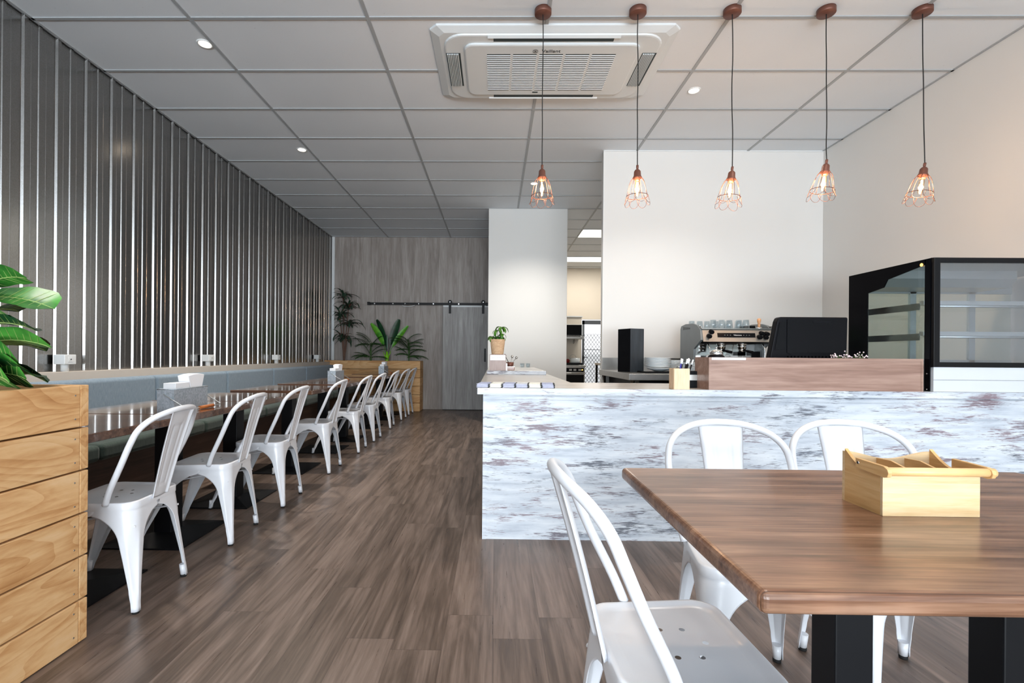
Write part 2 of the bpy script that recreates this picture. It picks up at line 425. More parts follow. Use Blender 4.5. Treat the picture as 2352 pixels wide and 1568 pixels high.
MT['grip'] = wood('orange_wood_grip', ((.3, '8a4a20'), (.5, 'b0652e'), (.7, 'c98048')), 'y', 40, 5, 100, .5)
MT['brown_jar'] = plain('brown_glass', '7b4a30', .2, coat=.4, var=.15, vs=80)
MT['flower'] = plain('dried_flower', 'cdbfc6', .9, var=.2, vs=80)
MT['tamper_wood'] = plain('tamper_wood', 'cf9d72', .35, coat=.3, var=.08, vs=60)
MT['red'] = plain('red_enamel', '8a2420', .4)
MT['door_frame'] = plain('dark_grey_frame', '4b4f55', .45)
MT['case_white'] = plain('white_case_plinth', 'c9cdd3', .35, coat=.2, var=.01)
MT['alu'] = plain('aluminium', 'c3c8ca', .35, metal=.7, var=.03)

# ------------------------------------------------------------------ room shell
CEIL = 3.295; XL, XR = -3.147, 3.552; YB = 9.30; YK = 12.5; Y0 = -6.0
structure(MB().box(XL - .1, XR + .1, Y0, YK + .1, -.1, 0).build('floor', MT['floor']))
structure(MB().box(XL - .1, XR + .1, Y0, YK + .1, CEIL, CEIL + .1).build('ceiling', MT['ceiling']))
# T-bar ceiling grid
g = MB()
def free_x(y):  # visible x-range of a cross bar
    return [(XL, XR)]
AC = (-.47, 1.25, 3.29, 4.23)
k = -1
while True:
    y = 3.231 + .6 * k
    k += 1
    if y > YK: break
    if y < Y0: continue
    segs = [(XL, XR)]
    if AC[2] < y < AC[3]: segs = [(XL, AC[0] + .05), (AC[1] - .05, XR)]
    for a, b in segs: g.box(a, b, y - .012, y + .012, CEIL - .006, CEIL + .001)
for k in range(-15, 0):
    y = 3.231 + .6 * k
    if y > Y0: g.box(XL, XR, y - .012, y + .012, CEIL - .006, CEIL + .001)
for k in range(-1, 6):
    x = -2.069 + 1.2 * k
    if not XL < x < XR: continue
    segs = [(Y0, YK)]
    if AC[0] < x < AC[1]: segs = [(Y0, AC[2] + .05), (AC[3] - .05, YK)]
    for a, b in segs: g.box(x - .012, x + .012, a, b, CEIL - .0062, CEIL + .001)
for x in (XL + .008, XR - .008): g.box(x - .01, x + .01, Y0, YK, CEIL - .006, CEIL + .001)
structure(g.build('trim_1', MT['tbar']))

# corrugated left wall: trapezoid ribs, small ribs and beads, sheet period .248 m
per = .248; prof = []
y = Y0
while y < YB + .05:
    for dy, dx in ((0, 0), (.008, .014), (.034, .014), (.040, 0), (.066, 0), (.0685, .0018), (.071, 0), (.117, 0), (.121, .0065), (.143, .0065), (.147, 0), (.176, 0), (.1785, .0018), (.181, 0)):
        prof.append((y + dy, dx))
    y += per
w = MB(); vs = []; n = 0
for (yy, dx) in prof:
    yy = min(yy, YB)
    vs += [(XL - .014 + dx, yy, .86), (XL - .014 + dx, yy, CEIL)]
w.add(vs, [(2 * i, 2 * i + 1, 2 * i + 3, 2 * i + 2) for i in range(len(prof) - 1)], 0)
w.box(XL - .12, XL - .022, Y0, YK, 0, CEIL, 1)
structure(w.build('wall_left', [MT['corr'], MT['wall']], fix=False))
structure(MB().box(XR, XR + .1, Y0, YK, 0, CEIL).build('wall_right', MT['wall']))
structure(MB().box(XL, -.115, YB, YB + .1, 0, CEIL).build('wall_back', MT['graywood']))
# white column wall, and the partition running back from it
structure(MB().box(-.115, 1.088, 7.43, 7.53, 0, CEIL).box(-.115, -.015, 7.53, YB + .1, 0, CEIL).build('wall_column', MT['wall'], bevel=.003))
structure(MB().box(1.17, XR, 5.325, 5.425, 0, CEIL).build('wall_rear', MT['wall'], bevel=.003))
kb = MB()
kb.box(-.115, 2.215, YK, YK + .1, 0, CEIL).box(3.05, XR, YK, YK + .1, 0, CEIL).box(2.215, 3.05, YK, YK + .1, 1.985, CEIL)
kb.box(-.115, -.015, YB + .1, YK, 0, CEIL)
structure(kb.build('wall_kitchen', MT['cream_wall']))
# shopfront behind the camera
sf = MB()
for x in (-3.147, -1.5, .15, 1.8, 3.49): sf.box(x, x + .06, Y0, Y0 + .05, 0, CEIL)
sf.box(XL, XR, Y0, Y0 + .05, 3.1, CEIL).box(XL, XR, Y0, Y0 + .05, 0, .1).box(XL, XR, Y0, Y0 + .05, 2.3, 2.36)
structure(sf.build('window_1', MT['black_metal']))
# corner trim
structure(MB().box(XL - .002, XL + .05, YB - .03, YB, .9, CEIL).build('trim_2', MT['plastic_white']))
structure(MB().box(1.166, 1.172, 5.317, 5.33, 0, CEIL).box(1.17, XR, 5.317, 5.325, CEIL - .012, CEIL).build('trim_3', MT['plastic_white']))

# sliding barn door
d = MB().box(-1.0, -.135, 9.195, 9.235, .012, 1.955).build('door_1', MT['graywood_door'], bevel=.002); structure(d)
MB().box(-.21, -.18, 9.165, 9.18, .92, 1.17).box(-.205, -.185, 9.18, 9.196, .93, .95).box(-.205, -.185, 9.18, 9.196, 1.14, 1.16).build('handle', MT['black_metal'], d, bevel=.003)
MB().box(-1.0, -.135, 9.24, 9.30, 1.955, 2.0).build('header', MT['plastic_white'], d)
for x in (-.865, -.235):
    hg = MB().box(x - .022, x + .022, 9.175, 9.194, 1.83, 2.085).cyl((x, 9.165, 2.045), (x, 9.20, 2.045), .038, n=20)
    h = hg.build('hanger', MT['black_metal'], d, bevel=.002)
    MB().cyl((x, 9.158, 2.045), (x, 9.166, 2.045), .009, n=10).build('bolt', MT['chrome'], h)
structure(MB().box(-1.0, -.115, 9.22, 9.30, 0.0, .010).build('trim_4', MT['black_metal']))
rail = thing('door_rail', 'long black steel sliding door rail fixed across the grey wood wall', 'rail', (0, 9.2, 2.01))
MB().box(-2.44, -.13, -.012, .004, -.022, .022).build('bar', MT['black_metal'], rail, bevel=.002)
for x in (-2.3, -1.95, -1.72, -1.46, -1.18, -.7):
    MB().cyl((x, -.022, 0), (x, .09, 0), .012, n=12).build('standoff', MT['chrome'], rail)
for x in (-2.41, -.16):
    MB().box(x - .025, x + .025, -.035, -.012, -.03, .03).build('end_stop', MT['black_metal'], rail, bevel=.003)
tag(MB().tube(catmull([(-1.80, 9.27, 1.992), (-1.74, 9.22, 1.965), (-1.64, 9.21, 1.958), (-1.54, 9.24, 1.985)], 6), .006, 6).build('cable', MT['plastic_white']),
    'short loop of white cable hanging under the black door rail', 'cable')

# kitchen back door with diamond security screen
kd = MB(); x0, x1, zt = 2.235, 3.03, 1.96
kd.box(x0, x0 + .055, YK + .02, YK + .06, 0, zt).box(x1 - .055, x1, YK + .02, YK + .06, 0, zt).box(x0, x1, YK + .02, YK + .06, zt - .1, zt).box(x0, x1, YK + .02, YK + .06, 0, .08)
kd = structure(kd.build('door_2', MT['door_frame']))
la = MB(); sx, sz = .085, .115
for i in range(-20, 24):
    for sgn in (1, -1):
        # clip the diagonal to the opening
        pts = []
        zb, zt2 = .08, 1.62
        xa = x0 + .055 + i * sx; xb = xa + sgn * (zt2 - zb) * sx / sz
        lo, hi = x0 + .055, x1 - .055
        ta, tb = 0., 1.
        dx = xb - xa
        t1 = (lo - xa) / dx; t2 = (hi - xa) / dx
        if t1 > t2: t1, t2 = t2, t1
        ta, tb = max(ta, t1), min(tb, t2)
        if tb - ta < .01: continue
        la.tube([(xa + dx * ta, YK + .04, zb + (zt2 - zb) * ta), (xa + dx * tb, YK + .04, zb + (zt2 - zb) * tb)], .007, 4)
la.build('screen', MT['door_frame'], kd)
MB().box(x0 + .055, x1 - .055, YK + .035, YK + .045, 1.2, 1.215).build('rail', MT['door_frame'], kd)
MB().box(x0 + .01, x0 + .03, YK - .02, YK + .02, .95, 1.05).box(x0 + .01, x0 + .12, YK - .03, YK - .015, 1.0, 1.015).build('handle', MT['black_metal'], kd)

# ------------------------------------------------------------------ white metal cafe chair
SEAT_Z = .44
XF, XRr, YF, YR = .110, -.206, .180, .160
corners = {'ff+': (XF, YF), 'rr+': (XRr, YR), 'rr-': (XRr, -YR), 'ff-': (XF, -YF)}
def outline(off, rad, nc=8):
    cs = [(XF + off, YF + off), (XRr - off, YR + off), (XRr - off, -YR - off), (XF + off, -YF - off)]
    out = []; n = 4
    for i in range(n):
        P = Vector(cs[i]); A = Vector(cs[i - 1]); B = Vector(cs[(i + 1) % n])
        a = (A - P).normalized(); b = (B - P).normalized(); ang = math.acos(max(-1, min(1, a.dot(b))))
        tl = rad / math.tan(ang / 2); c = P + (a + b).normalized() * (rad / math.sin(ang / 2))
        s = P + a * tl; e2 = P + b * tl
        a0 = math.atan2(s.y - c.y, s.x - c.x); a1 = math.atan2(e2.y - c.y, e2.x - c.x)
        while a1 < a0: a1 += 2 * PI
        if a1 - a0 > PI: a1 -= 2 * PI
        for j in range(nc + 1):
            t = a0 + (a1 - a0) * j / nc; out.append((c.x + rad * math.cos(t), c.y + rad * math.sin(t)))
    return out
def seat_mesh():
    import bmesh
    levels = [(.0015, .056, -.030), (.0015, .056, -.004), (0, .055, -.001), (-.004, .052, .001), (-.010, .048, .0005), (-.016, .044, -.003), (-.035, .03, -.005)]
    bm = bmesh.new(); rings = []
    for off, rad, dz in levels:
        rings.append([bm.verts.new((x, y, SEAT_Z + dz)) for x, y in outline(off, rad)])
    n = len(rings[0])
    for a, b in zip(rings, rings[1:]):
        for i in range(n): bm.faces.new((a[i], a[(i + 1) % n], b[(i + 1) % n], b[i])).smooth = True
    edges = [bm.edges.get((rings[-1][i], rings[-1][(i + 1) % n])) for i in range(n)]
    z = SEAT_Z - .005
    for hx, hy in ((-.065, .05), (-.095, .0), (-.065, -.05), (-.015, .05), (.015, .0), (-.015, -.05)):
        vv = [bm.verts.new((hx + .0065 * math.cos(2 * PI * j / 12), hy + .0065 * math.sin(2 * PI * j / 12), z)) for j in range(12)]
        edges += [bm.edges.new((vv[j], vv[(j + 1) % 12])) for j in range(12)]
    bmesh.ops.triangle_fill(bm, use_beauty=True, use_dissolve=False, edges=edges)
    bmesh.ops.recalc_face_normals(bm, faces=bm.faces)
    me = bpy.data.meshes.new('seat'); bm.to_mesh(me); bm.free(); me.materials.append(MT['white_metal'])
    up = sum(p.normal.z * p.area for p in me.polygons)
    if up < 0: me.flip_normals()
    return me
def leg_mesh(front, side):
    P0 = Vector((XF, YF * side)) if front else Vector((XRr, YR * side))
    Q = Vector((XRr, YR * side)) if front else Vector((XF, YF * side))   # along the side edge
    Rr = Vector((XF, -YF * side)) if front else Vector((XRr, -YR * side))  # along the front or rear edge
    e1 = (Q - P0).normalized(); e2 = (Rr - P0).normalized()
    L1 = (Q - P0).length / 2; L2 = (Rr - P0).length / 2
    foot = Vector((.246, .210 * side)) if front else Vector((-.230, .170 * side))
    mb = MB(); NR = 30; NC = 24
    ztop = SEAT_Z - .004
    def row(z):
        drop = ztop - z
        if drop < .045: w1, w2 = L1, L2; spl = 0
        else:
            s = min(1, (drop - .045) / .10)
            q = 1 - math.sqrt(max(0, 1 - (1 - s) ** 2))
            wb = .068 - .043 * min(1, max(0, drop - .07) / .27) ** .8
            w1 = wb + (L1 - .068) * q; w2 = wb + (L2 - .068) * q
        tt = max(0, drop - .03) / (ztop - .01 - .03)
        spl = min(1, tt)
        r = .056 - .036 * min(1, max(0, (drop - .03)) / .33)
        if drop > .36: r = max(.0135, .02 - (drop - .36) * .12)
        if drop > .365: w1 = w2 = max(.021, w1 - (drop - .365) * .2)
        return w1, w2, r, spl
    def fn(u, v):
        # v: rows are denser at the arch
        vv = v
        z = ztop - (ztop - .010) * (vv ** 1.25)
        w1, w2, r, spl = row(z)
        cdir = (e1 + e2).normalized(); ang = math.acos(e1.dot(e2))
        # sharp corner moves from the seat corner to the foot
        tgt = foot - cdir * .012
        P = P0 + (tgt - P0) * spl
        tl = r / math.tan(ang / 2); c = P + cdir * (r / math.sin(ang / 2)); arc = r * (PI - ang)
        s = (u * 2 - 1); d = s * (w1 if s < 0 else w2)
        if abs(d) <= arc / 2:
            q1 = P + e1 * tl; q2 = P + e2 * tl
            a0 = math.atan2(q1.y - c.y, q1.x - c.x); a1 = math.atan2(q2.y - c.y, q2.x - c.x)
            dd = a1 - a0
            while dd > PI: dd -= 2 * PI
            while dd < -PI: dd += 2 * PI
            a = a0 + dd * (d / arc + .5); p = c + Vector((math.cos(a), math.sin(a))) * r
            nrm = (p - c).normalized()
        elif d < 0:
            p = P + e1 * (tl + (-d - arc / 2)); nrm = -e2
        else:
            p = P + e2 * (tl + (d - arc / 2)); nrm = -e1
        drop = ztop - z
        if .12 < drop < .37 and abs(s) < .42:   # pressed rib down the leg
            k = math.sin(PI * min(1, max(0, (drop - .12) / .25))) ** .4 * max(0, math.cos(abs(s) / .42 * PI / 2)) ** .6
            p = p - nrm * .006 * k
        return (p.x, p.y, z)
    mb.grid(fn, NC, NR)
    return mb
def make_chair():
    root = thing('cafe_chair', 'x', 'chair')
    me = seat_mesh(); s = bpy.data.objects.new('seat', me); C.objects.link(s); s.parent = root
    for fr in (True, False):
        for sd in (1, -1):
            l = leg_mesh(fr, sd).build('leg', MT['white_metal'], root, solid=.0022)
            fx, fy = (.240, .203 * sd) if fr else (-.223, .163 * sd)
            MB().lathe([(.0001, 0), (.0125, 0), (.0135, .004), (.0135, .012), (.0001, .013)], 14, (fx, fy, 0)).build('foot_cap', MT['black_rubber'], l)
            MB().cyl((fx, fy, .01), (fx * .985, fy * .985, .06), .0125, .0145, 14).build('foot_sleeve', MT['white_metal'], l)
    hp = [(-.108, -.174, .436), (-.135, -.186, .50), (-.185, -.199, .60), (-.220, -.202, .68), (-.244, -.189, .737), (-.273, -.150, .777), (-.303, -.082, .801), (-.314, 0, .808)]
    pts = catmull(hp + [(x, -y, z) for x, y, z in hp[-2::-1]], 6)
    MB().tube(pts, .0118, 12).build('back_frame', MT['white_metal'], root)
    # pressed splat
    def sp(u, v):
        s = u * 2 - 1; w = .050 + .027 * v
        x = -.206 - .097 * v - .012 * math.sin(PI * v) * -1 * .3; z = .425 + (.795 - .425) * v
        x += .006 * (1 - s * s) * -1       # curved across
        x -= .011 * max(0, (abs(s) - .86) / .14) ** .7
        def step(a, b, t): return max(0, min(1, (t - a) / (b - a)))
        em = step(.12, .15, v) * (1 - step(.82, .85, v))
        em *= 1 - step(.40, .50, abs(s))
        x += .0045 * em
        em2 = step(.15, .17, v) * (1 - step(.80, .82, v)) * (1 - step(.26, .34, abs(s)))
        x -= .003 * em2
        if v > .93: z += 0
        return (x, s * w, z)
    MB().grid(sp, 28, 48).build('backrest', MT['white_metal'], root, solid=.0018)
    st = MB()
    for a in (1, -1): st.tube([(-.205, -.150 * a, .342), (-.04, 0, .345 + .004 * a), (.135, .168 * a, .342)], .005, 8)
    st.build('stretcher', MT['white_metal'], root)
    return root
chair0 = make_chair(); chair_used = [False]
def chair(x, y, ang, label, group=None):
    if not chair_used[0]:
        chair_used[0] = True; chair0.location = (x, y, 0); chair0.rotation_euler = (0, 0, ang); tag(chair0, label, None, group); return chair0
    return dup(chair0, (x, y, 0), ang, label, group)
ordn = ['nearest the camera beside the pine planter', 'second from the front planter', 'third from the front planter', 'fourth from the front planter', 'fifth from the front planter',
        'sixth from the front planter', 'third from the rear planter', 'second from the rear planter', 'last of the row, closest to the rear planter']
CH = [(2.08, 3), (2.77, 4), (3.44, 2), (4.365, 1), (5.265, 2), (5.945, 0), (6.95, 3), (7.85, -2), (8.52, -2)]
for (y, a), o in zip(CH, ordn):
    chair(-1.667 + (.0 if y < 6 else -.035), y, PI + math.radians(a), 'white chair in the long left row, ' + o, 'chairs along the bench tables')
chair(.440, 1.045, math.radians(2), 'white metal cafe chair at the left end of the near table, closest to the camera', 'chairs around the near table')
chair(.79, 1.485, -PI / 2 + math.radians(-7), 'white metal cafe chair behind the near table, left of the pair', 'chairs around the near table')
chair(1.245, 1.515, -PI / 2 + math.radians(-7), 'white metal chair behind the near table, right of the pair, behind the bamboo caddy', 'chairs around the near table')

# ------------------------------------------------------------------ near table
TH = .735
nt = thing('dining_table', 'large walnut coloured table with two black steel columns in the right foreground', 'table', (.905, 1.01, 0))
MB().box(-.548, .545, -.358, .362, TH - .034, TH).build('tabletop', MT['walnut_top'], nt, bevel=.011, seg=5)
for cx in (-.195, .132):
    MB().box(cx - .037, cx + .037, -.037 - .01, .037 - .01, .012, TH - .045).build('column', MT['black_metal'], nt, bevel=.003)
MB().box(-.30, .24, -.25, .25, 0, .012).build('base_plate', MT['black_metal'], nt, bevel=.003)
MB().box(-.28, .22, -.22, .22, TH - .045, TH - .034).build('top_bracket', MT['black_metal'], nt)
cd = thing('cutlery_caddy', 'pale bamboo cutlery caddy with rod handle on the near table', 'caddy', (.768, .970, TH))
W, D, Hh, th = .19, .112, .092, .007
MB().box(0, W, 0, th, 0, Hh).build('front_panel', MT['bamboo'], cd, bevel=.001)
def curve_side(x):
    p = [(th, 0), (D - th, 0)]
    for i in range(13):
        t = i / 12; p.append((D - th - (D - 2 * th) * t, Hh + .022 * (1 - t) ** 1.0 - .020 * math.sin(PI * t) + .006 * t * 0))
    return p
for x in (0, W - th): MB().prism(curve_side(x), 'x', x, x + th).build('side_panel', MT['bamboo_side'], cd)
MB().prism([(0, 0), (W, 0)] + [(W * (1 - i / 20), Hh + .008 + .008 * math.cos(2 * PI * (1 - i / 20) * 1.0)) for i in range(21)], 'y', D - th, D).build('back_panel', MT['bamboo'], cd)
MB().box(th, W - th, th, D - th, .002, .008).build('bottom', MT['bamboo'], cd)
for xx in (W * .36, W * .68):
    MB().prism([(th, .008), (D - th, .008), (D - th, Hh + .002), (D * .6, Hh + .004), (D * .35, Hh - .002), (th, Hh - .006)], 'x', xx, xx + .005).build('divider', MT['bamboo_side'], cd)
# handle folded forwards: two arms and a rod
for x in (-.0085, W + .0005):
    arm = [(.062, Hh - .009), (.062, Hh + .011), (-.012, Hh + .009), (-.021, Hh + .005), (-.024, Hh - .002), (-.021, Hh - .010), (-.012, Hh - .013)]
    a = MB().prism(arm, 'x', x, x + .008).build('handle_arm', MT['bamboo_side'], cd, bevel=.001)
    xs = x - .001 if x < 0 else x + .009
    MB().cyl((xs, .054, Hh + .002), (xs + (.002 if x < 0 else -.002), .054, Hh + .002), .003, n=10).build('screw', MT['chrome'], a)
MB().cyl((-.006, -.012, Hh - .001), (W + .014, -.012, Hh - .001), .0085, n=16).build('handle_rod', MT['bamboo_x'], cd)

# ------------------------------------------------------------------ bench tables
def bench_table(y, i, where):
    t = thing('bench_table', 'dark walnut bench table, ' + where, 'table', (-1.87, y, 0), 0, 'bench tables along the corrugated wall')
    MB().box(-.365, .335, -.338, .338, TH - .035, TH).build('tabletop', MT['bench_top'], t, bevel=.005, seg=3)
    MB().box(-.055, .045, -.05, .05, .02, TH - .035).build('column', MT['black_metal'], t, bevel=.004)
    b = MB(); b.box(-.24, .21, -.225, .225, 0, .008)
    b.add([(-.24, -.225, .008), (.21, -.225, .008), (.21, .225, .008), (-.24, .225, .008), (-.06, -.055, .03), (.05, -.055, .03), (.05, .055, .03), (-.06, .055, .03)],
          [(0, 1, 5, 4), (1, 2, 6, 5), (2, 3, 7, 6), (3, 0, 4, 7), (4, 5, 6, 7)])
    b.build('base_plate', MT['black_metal'], t)
    return t
TY = [2.08, 2.77, 3.46, 4.40, 5.29, 5.98, 6.97, 7.87, 8.56]
tb0 = bench_table(TY[0], 0, 'first in the row, behind the front pine planter')
tl = ['second from the front, holding the nearest tin caddy', 'third from the front', 'fourth from the front, after the first gap', 'fifth from the front, after the second gap',
      'sixth from the front, holding the middle tin caddy', 'third from the rear planter', 'second from the rear planter, holding the farthest tin caddy', 'last of the row, against the rear planter']
for y, l in zip(TY[1:], tl): dup(tb0, (-1.87, y, 0), 0, 'dark walnut bench table, ' + l)

# ------------------------------------------------------------------ upholstered bench
BY0, BY1 = 1.80, 8.885
bn = thing('banquette', 'long built-in bench with blue-grey fabric back along the corrugated wall', 'bench', (-2.8, 5.3, 0))
MB().box(-.35, -.24, BY0 - 5.3, BY1 - 5.3, 0, .905).build('back_frame', MT['cream_trim'], bn, bevel=.002)
jy = BY0
cuts = [1.80, 3.02, 4.12, 5.22, 6.32, 7.42, 8.52, 8.88]
def cushion(y0, y1, x0, x1, z0, z1, name, mat, lean=0):
    o = MB().box(x0, x1, y0 + .003 - 5.3, y1 - .003 - 5.3, z0, z1).build(name, mat, bn, bevel=.028, seg=5)
    for p in o.data.polygons: p.use_smooth = False
    return o
for a, b in zip(cuts, cuts[1:]):
    cushion(a, b, -.238, -.10, .47, .848, 'back_cushion', MT['fabric'])
    cushion(a, b, -.238, .33, .36, .465, 'seat_cushion', MT['fabric_seat'])
MB().box(-.238, .26, BY0 - 5.3, BY1 - 5.3, 0, .358).build('base', MT['bench_base'], bn)

# power sockets on posts along the bench ledge
sk = thing('socket_box', 'white twin socket box on a short post, nearest the front planter', 'socket', (-3.098, 3.45, .905), 0, 'socket boxes along the bench ledge')
MB().box(-.042, .042, -.048, .048, .052, .122).build('box', MT['plastic_white'], sk, bevel=.004)
MB().cyl((0, 0, 0), (0, 0, .053), .024, n=18).build('post', MT['plastic_white'], sk)
MB().box(.042, .0445, -.02, .02, .07, .105).cyl((.044, 0, .088), (.048, 0, .088), .004, n=8, mi=1).build('cover', [MT['plastic_white'], MT['ink']], sk)
for y, l in ((5.19, 'second from the front planter'), (6.82, 'third from the front planter'), (8.40, 'last one, beside the rear planter')):
    dup(sk, (-3.098, y, .905), 0, 'white twin socket box on a short post, ' + l)

# ------------------------------------------------------------------ pine planters
def planter(name, x0, x1, y0, y1, label, ends='y'):
    cx, cy = (x0 + x1) / 2, (y0 + y1) / 2
    t = thing('planter_box', label, 'planter', (cx, cy, 0))
    hx, hy = (x1 - x0) / 2, (y1 - y0) / 2
    bh = .155; tk = .036
    for k in range(6):
        z0, z1 = k * bh + .003, (k + 1) * bh - .003
        # long boards (along x) run past the ends of the short boards
        for s in (-1, 1):
            a, b = (-hy, -hy + tk) if s < 0 else (hy - tk, hy)
            MB().box(-hx + .0, hx, a, b, z0, z1).build('board', MT['pine_x'], t, bevel=.003)
            a, b = (-hx, -hx + tk) if s < 0 else (hx - tk, hx)
            bm = MB().box(a, b, -hy + tk + .001, hy - tk - .001, z0, z1)
            bo = bm.build('board', MT['pine_y'], t, bevel=.003)
            if s > 0:
                nl = MB()
                for yy in (-hy + tk + .018, hy - tk - .022):
                    for zz in (z0 + .03, z1 - .035): nl.cyl((b - .001, yy, zz), (b + .0012, yy, zz), .0028, n=8)
                nl.build('nail', MT['steel'], bo)
    MB().box(-hx + tk, hx - tk, -hy + tk, hy - tk, .02, .80).build('soil', MT['soil'], t)
    ib = MB()
    ib.box(-hx + tk, -hx + tk + .04, -hy + tk, -hy + tk + .04, .8, .9).box(hx - tk - .04, hx - tk, hy - tk - .04, hy - tk, .8, .9)
    ib.build('corner_post', MT['pine_end'], t)
    return t
planter('planter_box', XL + .003, -1.487, 1.375, 1.757, 'tall slatted pine planter box in the left foreground')
planter('planter_box', XL + .003, -1.378, 8.893, 9.27, 'slatted pine planter box at the back wall, holding four plants')

# ------------------------------------------------------------------ plants
def blade(mb, p, az, el, length, width, droop=.6, n=10, mi=0, fold=.25, tip=1.2, base=.15, roll=0, ripple=0, rib=None, prof=None):
    """a leaf: starts at p, heads az/el and droops; folded along the midrib"""
    p = Vector(p); hor = Vector((math.cos(az), math.sin(az), 0)); pts = []; q = p.copy(); e = el
    for i in range(n + 1):
        pts.append((q.copy(), e)); q = q + (hor * math.cos(e) + Vector((0, 0, 1)) * math.sin(e)) * (length / n); e -= droop / n
    side0 = Vector((-math.sin(az), math.cos(az), 0)); vs = []
    for i, (c, e) in enumerate(pts):
        t = i / n
        tan = hor * math.cos(e) + Vector((0, 0, 1)) * math.sin(e); nrm = side0.cross(tan).normalized() * -1
        sd = side0 * math.cos(roll) + nrm * math.sin(roll); nn = nrm * math.cos(roll) - side0 * math.sin(roll)
        w = width * (prof(t) if prof else (base + (1 - base) * math.sin(PI * min(1, t ** .8)) ** .7) if t < 1 else .02)
        w = max(w, width * .02)
        for s in (-1, -.5, 0, .5, 1):
            rp = ripple * math.sin(t * 22 + s * 2) * abs(s)
            vs.append(tuple(c + sd * (s * w / 2) + nn * (abs(s) * fold * w / 2 + rp)))
    fs = [(5 * i + j, 5 * i + j + 1, 5 * i + 6 + j, 5 * i + 5 + j) for i in range(n) for j in range(4)]
    mb.add(vs, fs, mi, True)
    if rib is not None:
        mb.tube([c for c, _ in pts[:-1]], [width * .018 * (1 - .8 * i / n) + .0004 for i in range(n)], 5, mi=rib)
        for i in range(1, n):
            c = Vector(vs[5 * i + 2])
            for s in (0, 4):
                a = c; b2 = Vector(vs[5 * min(n, i + 1) + s]); b2 = a + (b2 - a) * .93
                up = Vector((0, 0, .0006)); mb.tube([a, (a + b2) / 2 - (Vector((0, 0, 0))), b2], [width * .008, width * .006, width * .002], 4, mi=rib)
fig_prof = lambda t: (.18 + .5 * (t / .25) if t < .25 else .68 + .32 * math.sin((t - .25) / .5 * PI / 2) if t < .75 else math.sqrt(max(0, 1 - ((t - .75) / .25) ** 2)) * .98 + .02)
pl = thing('fiddle_leaf_plant', 'broad-leaved green plant rising from the left foreground planter', 'plant', (-1.72, 1.57, .80))
fg = MB(); fd = MB()
rnd = random.Random(11)
specs = [ # height above soil, azimuth deg, elevation, length, width, dark, roll
 (.50, -8, 25, .27, .085, 0, .5), (.47, 10, 8, .30, .12, 0, -.5), (.42, -30, 20, .24, .12, 0, .9), (.37, 5, 10, .25, .10, 1, .3),
 (.34, 170, 25, .25, .12, 0, .3), (.29, 2, 14, .32, .11, 0, .5), (.30, -55, 5, .26, .15, 0, .9), (.24, -12, 10, .26, .13, 0, .8), (.21, 20, 0, .26, .12, 1, .3),
 (.15, -5, 12, .29, .13, 1, .4), (.13, -22, 8, .29, .13, 0, .9), (.05, -10, 10, .28, .12, 0, .9), (.08, -60, 15, .24, .13, 0, .7), (.40, 100, 25, .25, .12, 1, .2),
 (.44, -100, 20, .22, .12, 0, .2), (.2, -120, 10, .24, .13, 1, .3), (.1, 140, 12, .26, .13, 0, .3), (.30, 60, 8, .24, .12, 1, .2), (.26, -150, 15, .26, .13, 0, .2)]
for h, az, el, L, W_, dk, rl in specs:
    (fd if dk else fg).__class__
    blade(fd if dk else fg, (0.0, 0, max(h * .86 + .01, .15)), math.radians(az), math.radians(el + (6 if h > .2 else 12)), L * .82, W_ * 1.2, .75, 12, 0, .22, roll=-rl, rib=1, prof=fig_prof, ripple=.002)
MB().tube(catmull([(0, 0, 0), (.01, .005, .2), (-.008, 0, .36), (0, 0, .46)], 4), .011, 8).build('stem', MT['stem_brown'], pl)
fg.build('foliage', [MT['leaf_fiddle'], MT['rib']], pl, fix=False)
o = fd.build('foliage', [MT['leaf_fiddle_dark'], MT['rib']], pl, fix=False); o['label'] = 'darker green leaves'

def dracaena(loc):
    t = thing('dracaena_plant', 'tall dark reddish-green dracaena at the left end of the rear planter', 'plant', loc)
    f = MB(); st = MB(); r = random.Random(5)
    heads = [((-.02, 0, .52), .30), ((.10, -.02, .78), .30), ((-.08, 0, .95), .28), ((.08, 0, 1.12), .30), ((-.02, 0, 1.32), .26)]
    for (hx, hy, hz), L in heads:
        st.tube(catmull([(0, 0, 0), (hx * .3, 0, hz * .4), (hx, hy, hz)], 5), .009, 7)
        for i in range(24):
            az = 2 * PI * i / 24 + r.uniform(-.2, .2); d = Vector((math.cos(az), math.sin(az), 0))
            L2 = L * r.uniform(.95, 1.45)
            if d.y > 0: L2 *= .55
            if hx + d.x * L2 < -.20: L2 = max(.12, (-.20 - hx) / d.x if d.x < 0 else L2)
            blade(f, (hx, hy, hz + r.uniform(-.05, .05)), az, math.radians(r.uniform(20, 70)), L2, .040, r.uniform(1.2, 2.2), 8, 0, .3, base=.5)
    st.build('stem', MT['stem_brown'], t); f.build('foliage', MT['leaf_drac'], t, fix=False); return t
